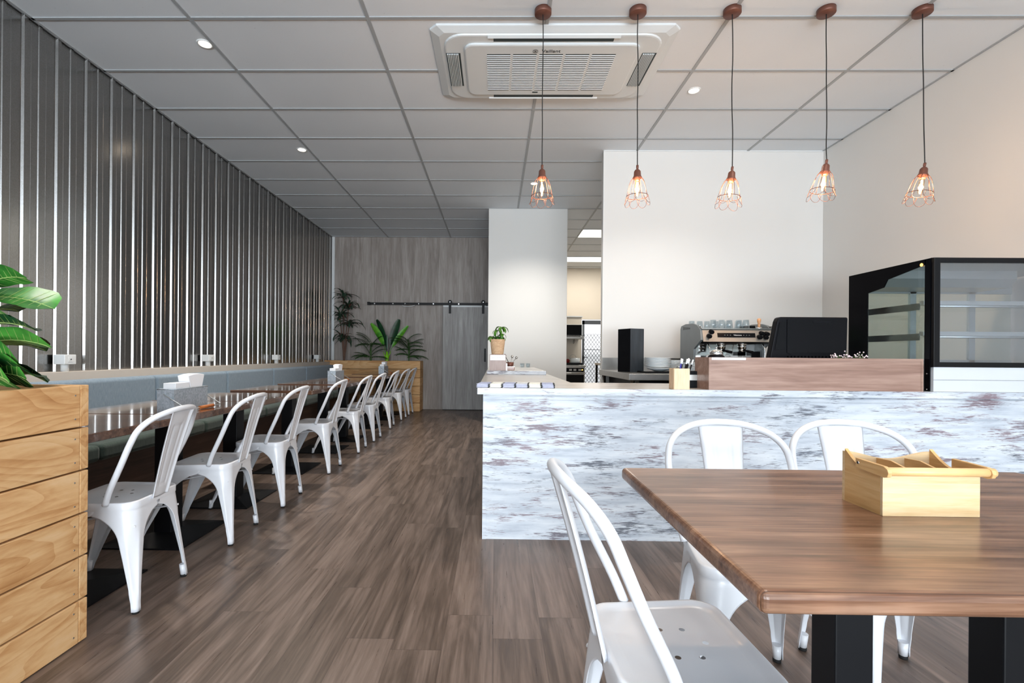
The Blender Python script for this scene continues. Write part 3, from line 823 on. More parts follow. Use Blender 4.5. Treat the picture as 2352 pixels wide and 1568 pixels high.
def areca(loc, label, H1, seed, spread=.3, fr=8):
    fr = int(fr * 1.6)
    t = thing('areca_palm', label, 'plant', loc); f = MB(); st = MB(); r = random.Random(seed)
    for i in range(fr):
        az = r.choice([0, PI]) + r.uniform(-.9, .9) if i > 1 else PI / 2 + r.uniform(-1, 1)
        if math.sin(az) > .3: az = -az
        hz = H1 * r.uniform(.3, .85); L = spread * r.uniform(.8, 1.15); el = math.radians(r.uniform(15, 75)); dr = r.uniform(.7, 1.2)
        p = Vector((r.uniform(-.02, .02), 0, hz)); st.tube([(0, 0, 0), (p.x * .5, 0, hz * .5), tuple(p)], .006, 6)
        hor = Vector((math.cos(az), math.sin(az), 0)); n = 14; q = p.copy(); e = el; path = [q.copy()]
        for k in range(n):
            q = q + (hor * math.cos(e) + Vector((0, 0, 1)) * math.sin(e)) * (L / n); e -= dr / n; path.append(q.copy())
        st.tube(path, .003, 5)
        for k in range(2, n + 1):
            tt = k / n; ll = .13 * math.sin(PI * (.18 + .72 * tt)) + .02
            for s in (-1, 1):
                blade(f, path[k], az + s * (1.05 - .55 * tt), e * .3 + .2, ll, .021, .7, 4, 0, .2, base=.5)
    st.build('stem', MT['stem_green'], t); f.build('foliage', MT['leaf_palm'], t, fix=False); return t
dracaena((-2.84, 9.07, .80))
areca((-2.34, 9.09, .80), 'small bushy palm between the dracaena and the lime-stemmed plant', .55, 3, .33, 9)
areca((-1.62, 9.08, .80), 'feathery green palm at the right end of the rear planter', .62, 9, .33, 11)
bp = thing('banana_plant', 'green plant with upright paddle leaves and lime stem in the rear planter', 'plant', (-2.03, 9.07, .80))
ban = lambda t: .12 + .88 * math.sin(PI * min(1, max(0, (t - .22) / .80))) ** .55 if t > .24 else .10
b1 = MB(); b2 = MB(); b3 = MB()
blade(b1, (-.02, 0, .28), PI, math.radians(74), .62, .12, .45, 14, 0, .22, roll=1.25, prof=ban)
blade(b1, (.03, 0, .26), 0, math.radians(62), .64, .095, .25, 14, 0, .30, roll=-1.1, prof=ban)
blade(b2, (-.01, .03, .28), PI * .93, math.radians(80), .66, .13, .35, 14, 0, .2, roll=1.2, prof=ban)
blade(b2, (.02, .03, .28), .25, math.radians(76), .66, .14, .12, 14, 0, .2, roll=-1.3, prof=ban)
blade(b2, (0, -.01, .25), -PI / 2, math.radians(88), .36, .05, .1, 10, 0, .3, roll=0, prof=ban)
b3.tube([(0, 0, 0), (0, 0, .06), (0, 0, .20), (0, 0, .30)], [.035, .035, .033, .012], 12)
for sx_ in (-1, 1): b3.tube([(.015 * sx_, 0, .16), (.045 * sx_, 0, .24), (.075 * sx_, 0, .30)], [.014, .009, .004], 7)
b1.build('foliage', MT['leaf_banana'], bp, fix=False); o = b2.build('foliage', MT['leaf_banana_dark'], bp, fix=False); o['label'] = 'dark green leaves'
b3.build('stem', MT['lime'], bp)

# ------------------------------------------------------------------ counter
ct = thing('service_counter', 'long service counter clad in distressed white boards', 'counter', (-.067, 2.766, 0))
TZ = .862
MB().box(0, 3.60, 0, .40, 0, TZ - .036).build('front_panel', MT['counter'], ct)
MB().box(0, 3.60, -.014, 0, TZ - .064, TZ - .046).build('moulding', MT['counter'], ct)
MB().box(0, .022, -.004, 0, .0, TZ - .06).build('corner_bead', MT['counter'], ct)
MB().box(0, .55, .40, 3.40, 0, TZ - .036).build('return_panel', MT['counter'], ct)
tp = MB().prism([(-.032, -.032), (3.605, -.032), (3.605, .60), (.59, .60), (.59, 3.40), (-.032, 3.40)], 'z', TZ - .036, TZ, 0)
tpo = tp.build('worktop', [MT['counter_top'], MT['counter']], ct)
for p in tpo.data.polygons:
    if abs(p.normal.z) < .5: p.material_index = 1
sl = MB().box(-.012, .555, 1.87, 3.38, TZ + .0005, TZ + .038).build('raised_shelf', [MT['counter_top'], MT['counter']], ct, bevel=.003)
for p in sl.data.polygons:
    if abs(p.normal.z) < .5: p.material_index = 1
for p in ():
    pass

# walnut riser on the counter
rs = thing('counter_riser', 'walnut box riser on the counter in front of the till', 'riser', (1.20, 2.742, TZ))
L_, D_, H_ = 1.19, .19, .183
MB().box(.012, L_ - .012, .002, D_, 0, H_ - .014).build('front_panel', MT['walnut_riser'], rs)
MB().box(0, .012, 0, D_, 0, H_ - .014).build('side_panel', MT['walnut_riser'], rs)
MB().box(L_ - .012, L_, 0, D_, 0, H_ - .014).build('side_panel', MT['walnut_riser'], rs)
MB().box(0, L_, 0, D_, H_ - .014, H_).build('top', MT['walnut_riser'], rs)
RZ = TZ + H_
# printed strip on the riser edge
tag(MB().box(1.215, 1.405, 2.7405, 2.742, RZ - .014, RZ - .001).build('paper_strip', MT['paper']), 'white paper strip stuck on the front edge of the walnut riser', 'sign')
bl = thing('service_bell', 'chrome service bell with black base on the walnut riser', 'bell', (1.262, 2.79, RZ))
MB().lathe([(.0001, 0), (.044, 0), (.043, .006), (.034, .014), (.03, .016), (.0001, .016)], 28).build('base', MT['black_plastic'], bl)
MB().lathe([(.036, .016), (.037, .020), (.034, .030), (.026, .039), (.014, .044), (.0001, .046)], 28).build('dome', MT['chrome'], bl)
MB().lathe([(.003, .045), (.003, .052), (.006, .053), (.006, .057), (.0001, .058)], 14).build('button', MT['chrome'], bl)
fl = thing('dried_flowers', 'small bunch of dried pinkish flowers lying on the riser beside the till', 'flowers', (1.98, 2.80, RZ))
ff = MB(); fs_ = MB(); r = random.Random(2)
for i in range(46):
    x, y = r.uniform(-.06, .13), r.uniform(-.03, .03); z = r.uniform(.004, .02) if r.random() < .85 else r.uniform(.02, .04)
    ff.lathe([(.0001, -.004), (.004, -.001), (.0035, .003), (.0001, .005)], 6, (x, y, z))
    fs_.tube([(x, y, z), (x * .6 + .02, y * .3, .002)], .0008, 4)
fs_.build('stems', MT['stem_green'], fl); ff.build('flower_heads', MT['flower'], fl)

# pen box and pens
pb = thing('pen_box', 'square birch pen holder on the counter left of the riser', 'pen holder', (1.01, 2.752, TZ))
MB().box(0, .088, 0, .007, 0, .118).box(0, .088, .073, .08, 0, .118).box(0, .007, .007, .073, 0, .118).box(.081, .088, .007, .073, 0, .118).box(.007, .081, .007, .073, 0, .008).build('box', MT['birch'], pb, bevel=.0015)
for i, (bx, by, tx, ty, tz, mat, cap, lb) in enumerate([
    (.035, .03, .052, .03, .175, 'blue_pen', 'plastic_white', 'blue pen with white top, leftmost in the birch holder'),
    (.045, .05, .066, .05, .172, 'black_plastic', 'plastic_white', 'black pen leaning at the back of the birch holder'),
    (.045, .02, .085, .03, .172, 'black_plastic', 'plastic_white', 'black pen in the middle of the birch holder'),
    (.055, .03, .098, .04, .176, 'black_plastic', 'plastic_white', 'black pen just right of centre in the birch holder'),
    (.060, .05, .108, .055, .17, 'black_plastic', 'plastic_white', 'black pen leaning second farthest right in the holder'),
    (.065, .02, .118, .03, .168, 'black_plastic', 'plastic_white', 'black pen leaning farthest right in the birch holder')]):
    a = Vector((1.01 + bx, 2.752 + by, TZ + .01)); b = Vector((1.01 + tx, 2.752 + ty, TZ + tz)); p = thing('pen', lb, 'pen', tuple(a), 0, 'pens in the birch holder')
    dlt = b - a; MB().cyl((0, 0, 0), tuple(dlt * .82), .0042, n=10).build('barrel', MT[mat], p)
    MB().cyl(tuple(dlt * .82), tuple(dlt), .0048, .004, n=10).build('cap', MT[cap], p)
# small steel and black device behind the pen box
dv = thing('label_printer', 'low black and steel counter device behind the pen holder', 'device', (1.075, 2.90, TZ))
MB().prism([(0, 0), (.17, 0), (.17, .10), (.03, .10), (.008, .08)], 'y', 0, .12).build('body', MT['black_plastic'], dv, bevel=.004)
MB().box(.05, .168, -.002, .0, .045, .078).build('steel_band', MT['steel'], dv)
# cards
gi = 0
for col in range(6):
    for row in range(4):
        x = -.072 + col * .075 + row * .006; y = 2.785 + row * .058; lil = (col in (0, 2, 3, 5)) if row % 2 == 0 else (col in (0, 2, 5))
        z = TZ + .0005 + .0 * row
        cn = 'lilac' if lil else 'cream'
        c = MB()
        for kk in range(5):
            c.box(-.034 + .004 * (kk % 2), .030 + .004 * (kk % 2), -.026 + .009 * kk, .024, .0012 + kk * .0038, .0044 + kk * .0038)
            c.box(-.033, .036, -.0275 + .009 * kk, .024, .0002 + kk * .0038, .0012 + kk * .0038, 1)
        c.box(-.036, .037, -.026, .025, 0, .0012, 1).box(.034, .038, -.02, .024, 0, .019, 1)
        o = c.build('card_pile', [MT['card_lilac' if lil else 'card_cream'], MT['ink']], None, (x, y, z))
        tag(o, f'{cn} card pile on counter, column {["one","two","three","four","five","six"][col]} from the left, row {["one","two","three","four"][row]} from front', 'cards', 'business cards on the counter corner')

# stand with sign, plant, jars on the raised shelf
SZ = TZ + .038
sd = thing('wooden_stand', 'small grey-pink wooden stand with a white hand-written label on the raised shelf', 'stand', (-.055, 4.66, SZ))
MB().box(0, .158, 0, .15, 0, .155).build('block', MT['stand_wood'], sd, bevel=.002)
lbp = MB().box(.006, .152, -.002, 0, .098, .148).build('label_card', MT['paper'], sd)
hw = MB(); rr_ = random.Random(8)
for ww, (xa, xb) in enumerate(((.022, .062), (.070, .108), (.120, .132))):
    nn = int((xb - xa) / .0022)
    hw.tube([(xa + (xb - xa) * i / nn, -.0022, .123 + rr_.uniform(-.006, .008)) for i in range(nn + 1)], .0005, 4)
hw.build('handwriting', MT['greymetal'], lbp)
MB().box(.158, .172, .0, .02, 0, .07).build('side_tag', MT['paper'], sd)
pp = thing('potted_plant', 'small money-tree plant in a wicker pot on top of the wooden stand', 'plant', (.022, 4.74, SZ + .155))
MB().lathe([(.0001, 0), (.056, 0), (.058, .004), (.074, .145), (.070, .147), (.066, .14), (.064, .125), (.0001, .125)], 32).build('pot', MT['wicker'], pp)
ppf = MB(); pps = MB(); r = random.Random(4)
cl_ = [((-.045, .0, .17), .085, 6), ((.0, -.01, .235), .09, 6), ((.035, 0, .265), .10, 7), ((.025, -.01, .165), .085, 6), ((-.01, .0, .16), .07, 5), ((.045, 0, .20), .08, 4)]
for (c, L, n) in cl_:
    pps.tube(catmull([(0, 0, .11), (c[0] * .3, 0, .15), c], 4), .003, 5)
    for i in range(n):
        blade(ppf, c, 2 * PI * i / n + r.uniform(-.3, .3), r.uniform(-.3, .5), L * r.uniform(.8, 1.05), .034, 1.9, 7, 0, .25)
pps.build('stem', MT['stem_green'], pp); ppf.build('foliage', MT['leaf_pot'], pp, fix=False)
jr = thing('glass_tray', 'low square glass dish beside the wooden stand', 'dish', (.15, 4.80, SZ))
MB().box(-.04, .04, -.04, .04, 0, .035).build('dish', MT['brown_jar'], jr, bevel=.004)
MB().box(-.042, .042, -.042, .042, .033, .037).build('rim', MT['tumbler'], jr)
jb = thing('copper_bowl', 'copper-coloured bowl of spoons stacked on the glass dish', 'bowl', (.147, 4.80, SZ + .037))
MB().lathe([(.0001, 0), (.028, 0), (.034, .01), (.038, .042), (.035, .042), (.03, .012), (.0001, .008)], 24).build('bowl', MT['copper'], jb)
for i, (az, L, lb) in enumerate(((2.3, .11, 'dark spoon tilting left in the copper bowl'), (1.2, .09, 'steel spoon upright in the copper bowl'), (.55, .10, 'steel spoon tilting right in the copper bowl'))):
    s = thing('spoon', lb, 'spoon', (.147, 4.80, SZ + .047), 0, 'spoons in the copper bowl')
    q = Vector((math.cos(az) * .6, 0, math.sin(az) * .7 + .25)).normalized() * L
    MB().cyl((0, 0, 0), tuple(q), .003, n=8).build('handle', MT['steel' if i else 'black_plastic'], s)
    MB().lathe([(.0001, -.016), (.010, -.008), (.0125, .0), (.010, .009), (.0001, .016)], 12, tuple(q)).build('scoop', MT['steel' if i else 'black_plastic'], s)
g0 = thing('small_glass', 'short clear glass on the raised shelf, left of two', 'glass', (.33, 5.9, SZ), 0, 'short glasses on the raised shelf')
MB().lathe([(.0001, .003), (.022, .003), (.026, .05), (.028, .05), (.024, 0), (.0001, 0)], 20).build('cup', MT['tumbler'], g0)
dup(g0, (.40, 5.92, SZ), 0, 'short clear glass on the raised shelf, right of two')

# ------------------------------------------------------------------ till
ps = thing('point_of_sale_terminal', 'large black touchscreen till terminal behind the walnut riser', 'till', (1.69, 3.0, TZ))
MB().prism([(-.01, .13), (-.006, .18), (.036, .405), (.046, .428), (.060, .434), (.463, .434), (.466, .425), (.460, .13)], 'y', 0, .05).build('housing', MT['black_plastic'], ps, bevel=.006, seg=3)
MB().prism([(.095, .215), (.095, .418), (.45, .418), (.45, .215), (.14, .215), (.12, .205)], 'y', -.006, .001).build('screen', MT['black_gloss'], ps)
MB().prism([(.022, .23), (.050, .40), (.085, .405), (.085, .235)], 'y', -.004, .001).build('side_panel', MT['black_gloss'], ps)
rb = MB()
for i in range(17): rb.box(.10 + i * .021, .112 + i * .021, -.012, .001, .145, .195)
rb.build('vent_ribs', MT['black_plastic'], ps)
MB().box(.06, .40, -.02, .14, 0, .02).box(.16, .30, .03, .09, .02, .14).build('stand', MT['black_plastic'], ps, bevel=.004)
MB().box(.25, .36, -.009, -.0055, .398, .41).build('webcam_bar', MT['black_plastic'], ps)

# ------------------------------------------------------------------ glass display case
X0, X1, Yf, Yb_, Zb, Zt = 2.445, XR - .02, 2.742, 3.39, 1.0, 1.612
dc = thing('display_case', 'large glass food display case with black frame at the right of the counter', 'display case', (X0, Yf, TZ))
def q(x0, x1, y0, y1, z0, z1): return (x0 - X0, x1 - X0, y0 - Yf, y1 - Yf, z0 - TZ, z1 - TZ)
MB().box(*q(X0 + .004, X1, Yf + .004, Yb_, TZ + .001, Zb)).build('plinth', MT['case_white'], dc)
MB().box(*q(X0 + .004, X1, Yf + .0035, Yf + .0045, Zb - .072, Zb - .0705)).build('plinth_seam', MT['ink'], dc)
fr = MB()
fr.box(*q(X0, X1, Yf, Yf + .02, Zt - .028, Zt)).box(*q(X0, X1, Yf, Yf + .02, Zb, Zb + .028)).box(*q(X0, X0 + .034, Yf - .001, Yf + .02, Zb, Zt))
fr.build('front_frame', MT['black_metal'], dc, bevel=.002)
sdm = MB()
sdm.box(*q(X0 - .004, X0 + .002, Yf + .02, Yf + .055, TZ + .002, Zt))
sdm.prism([(Yb_ - .17 - Yf, Zb - TZ), (Yb_ - .17 - Yf, Zt - .14 - TZ), (Yb_ - .30 - Yf, Zt - .12 - TZ), (Yb_ - .33 - Yf, Zt - .075 - TZ), (.05, Zt - .03 - TZ), (.05, Zt - TZ), (Yb_ - Yf, Zt - TZ), (Yb_ - Yf, Zb - TZ)], 'x', -.004, .002)
sdm.build('side_frame', MT['black_gloss'], dc)
MB().box(*q(X0, X0 + .012, Yf + .05, Yb_, Zb, Zb + .012)).build('side_sill', MT['alu'], dc)
MB().box(*q(X0 + .034, X1, Yf + .008, Yf + .012, Zb + .028, Zt - .028)).build('front_glass', MT['glass_grey'], dc)
MB().box(*q(X0 - .001, X0 + .003, Yf + .055, Yb_ - .17, Zb + .01, Zt - .03)).build('side_glass', MT['glass_green'], dc)
MB().box(*q(X0, X1, Yf + .02, Yb_, Zt - .01, Zt)).build('roof', MT['alu'], dc)
cn = MB().prism([(.36, Zt - .01 - TZ), (.36, Zt - .06 - TZ), (.40, Zt - .11 - TZ), (.62, Zt - .11 - TZ), (.62, Zt - .01 - TZ)], 'x', .02, X1 - X0 - .25)
cn.build('canopy', MT['alu'], dc)
MB().box(*q(X0 + .01, X1, Yb_ - .02, Yb_, Zb, Zb + .04)).box(*q(X0 + .01, X1, Yb_ - .02, Yb_, Zt - .12, Zt)).box(*q(X0 + .01, X0 + .05, Yb_ - .02, Yb_, Zb, Zt)).box(*q(X0 + .40, X0 + .44, Yb_ - .02, Yb_, Zb, Zt)).box(*q(X0 + .80, X0 + .84, Yb_ - .02, Yb_, Zb, Zt)).build('rear_door_frame', MT['alu'], dc)
MB().box(*q(X0 + .05, X1, Yb_ - .012, Yb_ - .008, Zb + .04, Zt - .12)).build('rear_glass', MT['glass_green'], dc)
for zz, xa in ((1.365, .07), (1.185, .07)):
    s = MB().box(*q(X0 + xa, X0 + .83, Yf + .17, Yb_ - .05, zz, zz + .008)).build('shelf', MT['glass_green'], dc)
    MB().box(*q(X0 + xa, X0 + .84, Yf + .145, Yf + .175, zz - .004, zz + .022)).cyl((xa, .14, zz - .01 - TZ), (.84, .14, zz - .01 - TZ), .008, n=10).build('shelf_lamp', MT['alu'], s)
    MB().box(*q(X0 + xa - .003, X0 + xa + .001, Yf + .17, Yb_ - .05, zz - .03, zz + .01)).build('bracket', MT['steel'], s)
MB().box(*q(X0 + .02, X1, Yf + .03, Yb_ - .03, Zb + .002, Zb + .012)).build('deck', MT['steel'], dc)
MB().cyl((-.0045, .075, Zt - .028 - TZ), (-.007, .075, Zt - .028 - TZ), .009, n=12).build('indicator_lamp', MT['amber'], dc)
for zz in (.012, .1): MB().cyl((-.005, .035, zz), (-.008, .035, zz), .004, n=8).build('screw', MT['chrome'], dc)

# ------------------------------------------------------------------ rear steel bench and what stands on it
sb = thing('steel_workbench', 'stainless steel workbench against the white rear wall', 'workbench', (1.13, 4.10, 0))
BZ = .90; bL = XR - .02 - 1.13
MB().box(0, bL, 0, 1.20, BZ - .055, BZ).build('worktop', MT['steel'], sb, bevel=.002)
MB().box(.04, bL, 1.185, 1.215, BZ, BZ + .13).build('splashback', MT['steel'], sb)
for x in (.04, bL - .06, 1.2):
    for y in (.05, 1.13): MB().cyl((x, y, 0), (x, y, BZ - .055), .019, n=14).build('leg', MT['steel'], sb)
MB().box(.10, bL, .06, 1.15, .15, BZ - .06).build('cabinet', MT['black_plastic'], sb)

spk = thing('bookshelf_speaker', 'tall dark wood-grain speaker standing on the steel workbench', 'speaker', (1.285, 4.62, BZ), math.radians(24))
MT['dark_oak'] = wood('dark_oak_veneer', ((.3, '23282d'), (.5, '31373d'), (.7, '40474e')), 'z', 30, 2, 150, .5)
MB().box(-.078, .078, -.09, .09, 0, .405).build('cabinet', MT['dark_oak'], spk, bevel=.002)
MB().box(-.081, -.078, -.088, .088, .002, .402).build('grille', MT['black_plastic'], spk)

def plate_profile(r): return [(.0001, 0), (r * .55, 0), (r * .62, .004), (r, .016), (r, .019), (r * .6, .008), (.0001, .005)]
tray = tag(MB().box(-.26, .28, -.13, .14, 0, .012).build('serving_tray', MT['black_plastic'], None, (1.58, 4.40, BZ), (0, 0, 0), bevel=.004), 'flat black tray under the stacked white crockery', 'tray')
def stack(name, x, y, z, r, n, dz, lab, grp, prof=None):
    first = None
    for i in range(n):
        l = lab + (', bottom of the stack' if i == 0 else ', top of the stack' if i == n - 1 else f', {["first","second","third","fourth","fifth","sixth","seventh","eighth"][i]} from the bottom')
        if first is None:
            first = MB().lathe(prof or plate_profile(r), 32).build(name, MT['ceramic'], None, (x, y, z)); tag(first, l, 'plate' if name == 'plate' else 'bowl', grp)
        else:
            o = first.copy(); C.objects.link(o); o.location = (x + random.uniform(-.002, .002), y, z + i * dz); o['label'] = l
stack('plate', 1.48, 4.44, BZ + .045, .115, 8, .0105, 'white plate in the big left stack beside the speaker', 'plates in the left stack')
stack('bowl', 1.48, 4.40, BZ + .013, .105, 1, .01, 'wide white bowl under the left plate stack', 'bowls', [(.0001, 0), (.04, 0), (.06, .008), (.11, .03), (.108, .032), (.05, .012), (.0001, .008)])
stack('plate', 1.70, 4.62, BZ + .0005, .085, 8, .0135, 'white saucer in the rear middle stack', 'saucers in the middle stack')
stack('plate', 1.72, 4.35, BZ + .0125, .105, 6, .0125, 'white plate in the stack behind the pens', 'plates behind the pens')

# espresso machine
em = thing('espresso_machine', 'two-group stainless espresso machine on the steel workbench', 'coffee machine', (1.86, 4.42, BZ))
MT['panel_grey'] = plain('warm_steel_panel', 'a39f98', .35, metal=.6, var=.04)
def side_profile(): return [(0, .02), (.0, .05), (.14, .05), (.16, .10), (.16, .22), (.05, .275), (.0, .30), (.02, .395), (.09, .44), (.18, .46), (.36, .465), (.47, .45), (.49, .42), (.49, .02)]
for x in (0, .64):
    sp_ = MB().prism(side_profile(), 'x', x, x + .02).build('side_panel', MT['greymetal'], em, bevel=.002)
    sl_ = MB()
    for k in range(6): sl_.box(x - .001, x + .0, .40 - k * .03, .412 - k * .03, .41, .44 - k * .003)
    sl_.build('vent_slots', MT['ink'], sp_)
MB().prism([(-.008, .285), (.05, .272), (.30, .272), (.30, .40), (.025, .40)], 'x', .02, .64).build('head', [MT['black_plastic']], em)
MB().prism([(-.012, .285), (.020, .405), (.024, .405), (-.006, .285)], 'x', .018, .645).build('front_panel', MT['panel_grey'], em)
def on_panel(z, out=0): t = (z - .285) / .12; return -.012 + .032 * t - .001 - out
MB().prism([(on_panel(.325, .002), .325), (on_panel(.365, .002), .365), (on_panel(.365), .365), (on_panel(.325), .325)], 'x', .15, .49).build('control_strip', MT['black_gloss'], em)
bt = MB()
for x in (.21, .235, .26, .38, .405, .43): bt.box(x, x + .010, on_panel(.345, .004), on_panel(.345, .002), .343, .347)
bt.build('buttons', MT['steel'], em)
for x, z in ((.095, .375), (.07, .335), (.545, .365), (.59, .36), (.52, .33), (.575, .328)):
    MB().cyl((x, on_panel(z, -.004), z), (x, on_panel(z, .035), z - .006), .021, .017, 18).build('knob', MT['black_plastic'], em)
MB().box(.02, .64, .30, .33, .04, .40).build('back_plate', MT['chrome'], em)
MB().box(.02, .64, .33, .48, .04, .40).build('boiler_housing', MT['greymetal'], em)
MB().box(.0, .66, -.01, .48, .02, .055).build('drip_tray', MT['steel'], em, bevel=.003)
tr = MB(); tr.box(.01, .65, .0, .48, .40, .408)
for x in (.01, .645): tr.box(x, x + .008, .02, .48, .408, .43)
tr.build('cup_tray', MT['steel'], em)
for x in (.23, .42):
    gh = MB().cyl((x, .10, .225), (x, .10, .272), .036, .034, 24).cyl((x, .10, .262), (x, .10, .275), .042, n=24).build('group_head', MT['chrome'], em)
    pf = MB().cyl((x, .10, .195), (x, .10, .228), .030, .034, 20).build('portafilter', MT['chrome'], em)
    MB().cyl((x, .07, .21), (x + .02, -.05, .19), .010, .013, 12).build('handle', MT['black_plastic'], pf)
    gb = MB()
    for k in range(7): gb.box(x - .055, x + .055, .06 + k * .02, .063 + k * .02, .055, .060)
    gb.box(x - .06, x - .054, .05, .20, .055, .16).box(x + .054, x + .06, .05, .20, .055, .16).box(x - .06, x + .06, .195, .20, .055, .16)
    gb.build('cup_grid', MT['steel'], em)
for x in (.075, .57):
    MB().tube(catmull([(x, .03, .27), (x + .005, .0, .22), (x, -.005, .13), (x - .01, .01, .08)], 6), .005, 8).build('steam_wand', MT['chrome'], em)
for z in (.145, .085): MB().cyl((.075, .02, z), (.075, .008, z), .022, n=24).build('gauge', MT['plastic_white'], em)
for x in (.05, .61):
    for y in (.03, .44): MB().cyl((x, y, 0), (x, y, .022), .016, n=12).build('foot', MT['black_rubber'], em)
MB().box(.52, .60, .12, .22, .055, .20).build('milk_module', MT['black_plastic'], em, bevel=.004)
# maker's script on the strip, as small raised marks
def text_mesh(s, size, mat, parent, loc, rot, name='lettering', extrude=.0006, align='CENTER'):
    cu = bpy.data.curves.new(name, 'FONT'); cu.body = s; cu.size = size; cu.extrude = extrude; cu.align_x = align; cu.align_y = 'CENTER'
    tmp = bpy.data.objects.new(name + '_tmp', cu); C.objects.link(tmp)
    bpy.context.view_layer.update()
    me = bpy.data.meshes.new_from_object(tmp.evaluated_get(bpy.context.evaluated_depsgraph_get()))
    bpy.data.objects.remove(tmp); bpy.data.curves.remove(cu)
    me.materials.clear(); me.materials.append(mat)
    o = bpy.data.objects.new(name, me); C.objects.link(o); o.parent = parent; o.location = loc; o.rotation_euler = rot
    return o
text_mesh('Vibiemme', .018, MT['plastic_white'], em, (.33, on_panel(.345, .0035), .345), (PI / 2 - .26, 0, 0))

# glasses on top of the machine
tg = thing('tumbler', 'x', 'glass', (0, 0, 0))
MB().lathe([(.0001, .082), (.024, .082), (.031, .0), (.033, .0), (.0265, .086), (.0001, .086)], 24).build('cup', MT['tumbler'], tg)
spots = [(1.905, 4.74, 'far left corner'), (1.99, 4.76, 'back row, second from left'), (2.06, 4.76, 'back row, third from left'), (2.04, 4.58, 'front row, first from left'), (2.12, 4.58, 'front row, second from left'),
         (2.20, 4.60, 'front row, third from left'), (2.24, 4.72, 'back row behind the middle'), (2.28, 4.58, 'front row, fourth from left'), (2.33, 4.70, 'back row, far right'), (2.14, 4.74, 'back row, centre'), (2.33, 4.55, 'front row, fifth from left')]
MZ = BZ + .408
for i, (x, y, l) in enumerate(spots):
    lb = 'upturned clear tumbler on the espresso machine, ' + l
    if i == 0: tg.location = (x, y, MZ); tag(tg, lb, None, 'tumblers on the espresso machine')
    else: dup(tg, (x, y, MZ), 0, lb)
tm = thing('coffee_tamper', 'coffee tamper with pale wooden handle on the espresso machine', 'tamper', (2.435, 4.52, MZ))
MB().lathe([(.0001, 0), (.027, 0), (.027, .012), (.012, .018), (.0001, .02)], 20).build('base', MT['chrome'], tm)
MB().lathe([(.010, .017), (.012, .03), (.0115, .055), (.017, .075), (.017, .09), (.010, .098), (.0001, .099)], 20).build('handle', MT['tamper_wood'], tm)
tag(MB().box(-.05, .05, -.05, .05, 0, .035).build('black_tin', MT['black_plastic'], None, (2.40, 4.66, MZ), bevel=.004), 'low black tin on the espresso machine behind the tamper', 'tin')

# ------------------------------------------------------------------ kitchen seen through the opening
ov = thing('oven_range', 'stainless cooking range with oven seen in the kitchen', 'oven', (1.0, 8.95, 0))
MB().box(0, .65, 0, .75, .12, .84).build('body', MT['steel'], ov)
MB().box(-.01, .665, -.03, .75, .84, .875).build('hob', MT['steel'], ov, bevel=.004)
MB().box(.02, .63, -.012, 0, .22, .70).build('oven_door', MT['black_gloss'], ov)
MB().cyl((.05, -.04, .725), (.60, -.04, .725), .011, n=12).box(.05, .07, -.04, 0, .715, .735).box(.58, .60, -.04, 0, .715, .735).build('handle', MT['steel'], ov)
MB().box(.02, .63, -.008, 0, .75, .825).build('control_panel', MT['black_plastic'], ov)
for x in (.36, .44, .53): MB().box(x, x + .05, -.014, -.006, .772, .805).build('dial_plate', MT['steel'], ov)
MB().cyl((.60, -.016, .79), (.60, -.006, .79), .01, n=10).build('pilot_lamp', MT['amber'], ov)
for x in (.05, .6):
    for y in (.05, .7): MB().cyl((x, y, 0), (x, y, .12), .02, n=10).build('leg', MT['steel'], ov)
MB().box(.33, .63, .1, .5, .875, .915).build('pan_support', MT['black_metal'], ov)
pw = MB().box(-.015, 1.72, 9.72, 9.80, 0, 1.82); structure(pw.build('wall_partition', MT['cream_wall']))
structure(MB().box(-.015, 1.74, 9.70, 9.82, 1.82, 1.84).build('trim_5', MT['plastic_white']))
sh = thing('wall_shelf', 'stainless shelf above the cooking range', 'shelf', (1.0, 9.10, 1.365))
MB().box(0, .66, 0, .615, 0, .045).build('board', MT['steel'], sh, bevel=.003)
for x in (.1, .55): MB().prism([(.35, 0), (.615, 0), (.615, -.08)], 'x', x, x + .02).build('bracket', MT['steel'], sh)
mw = thing('microwave', 'black-fronted microwave on the shelf above the cooking range', 'microwave', (1.05, 9.12, 1.41))
MB().box(0, .59, 0, .42, .012, .225).build('body', MT['steel'], mw, bevel=.006)
MB().box(.01, .56, -.012, 0, .022, .215).build('door', MT['black_gloss'], mw)
MB().box(.566, .586, -.012, 0, .022, .215).build('control_panel', MT['plastic_white'], mw)
for x in (.05, .54): MB().cyl((x, .1, 0), (x, .1, .012), .012, n=8).cyl((x, .35, 0), (x, .35, .012), .012, n=8).build('foot', MT['black_rubber'], mw)
pt = thing('white_pot', 'white casserole pot on the kitchen range', 'pot', (1.52, 9.25, .915))
MB().lathe([(.0001, 0), (.085, 0), (.09, .01), (.09, .09), (.085, .09), (.082, .01), (.0001, .008)], 24).build('body', MT['ceramic'], pt)
MB().box(-.12, -.085, -.02, .02, .06, .07).box(.085, .12, -.02, .02, .06, .07).build('handle', MT['ceramic'], pt)
rp = thing('red_pan', 'red enamel pan at the left edge of the kitchen range', 'pan', (1.385, 9.30, .915))
MB().lathe([(.0001, 0), (.035, 0), (.045, .07), (.042, .07), (.033, .006), (.0001, .005)], 20).build('body', MT['red'], rp)
MB().tube(catmull([(.03, 0, .05), (.06, 0, .14), (.14, 0, .14), (.18, 0, .04)], 6), .003, 6).build('handle', MT['steel'], rp)
kt = thing('kitchen_table', 'stainless prep table at the right of the kitchen opening', 'table', (2.15, 9.8, 0))
MB().box(0, .9, 0, .7, .86, .90).build('worktop', MT['steel'], kt)
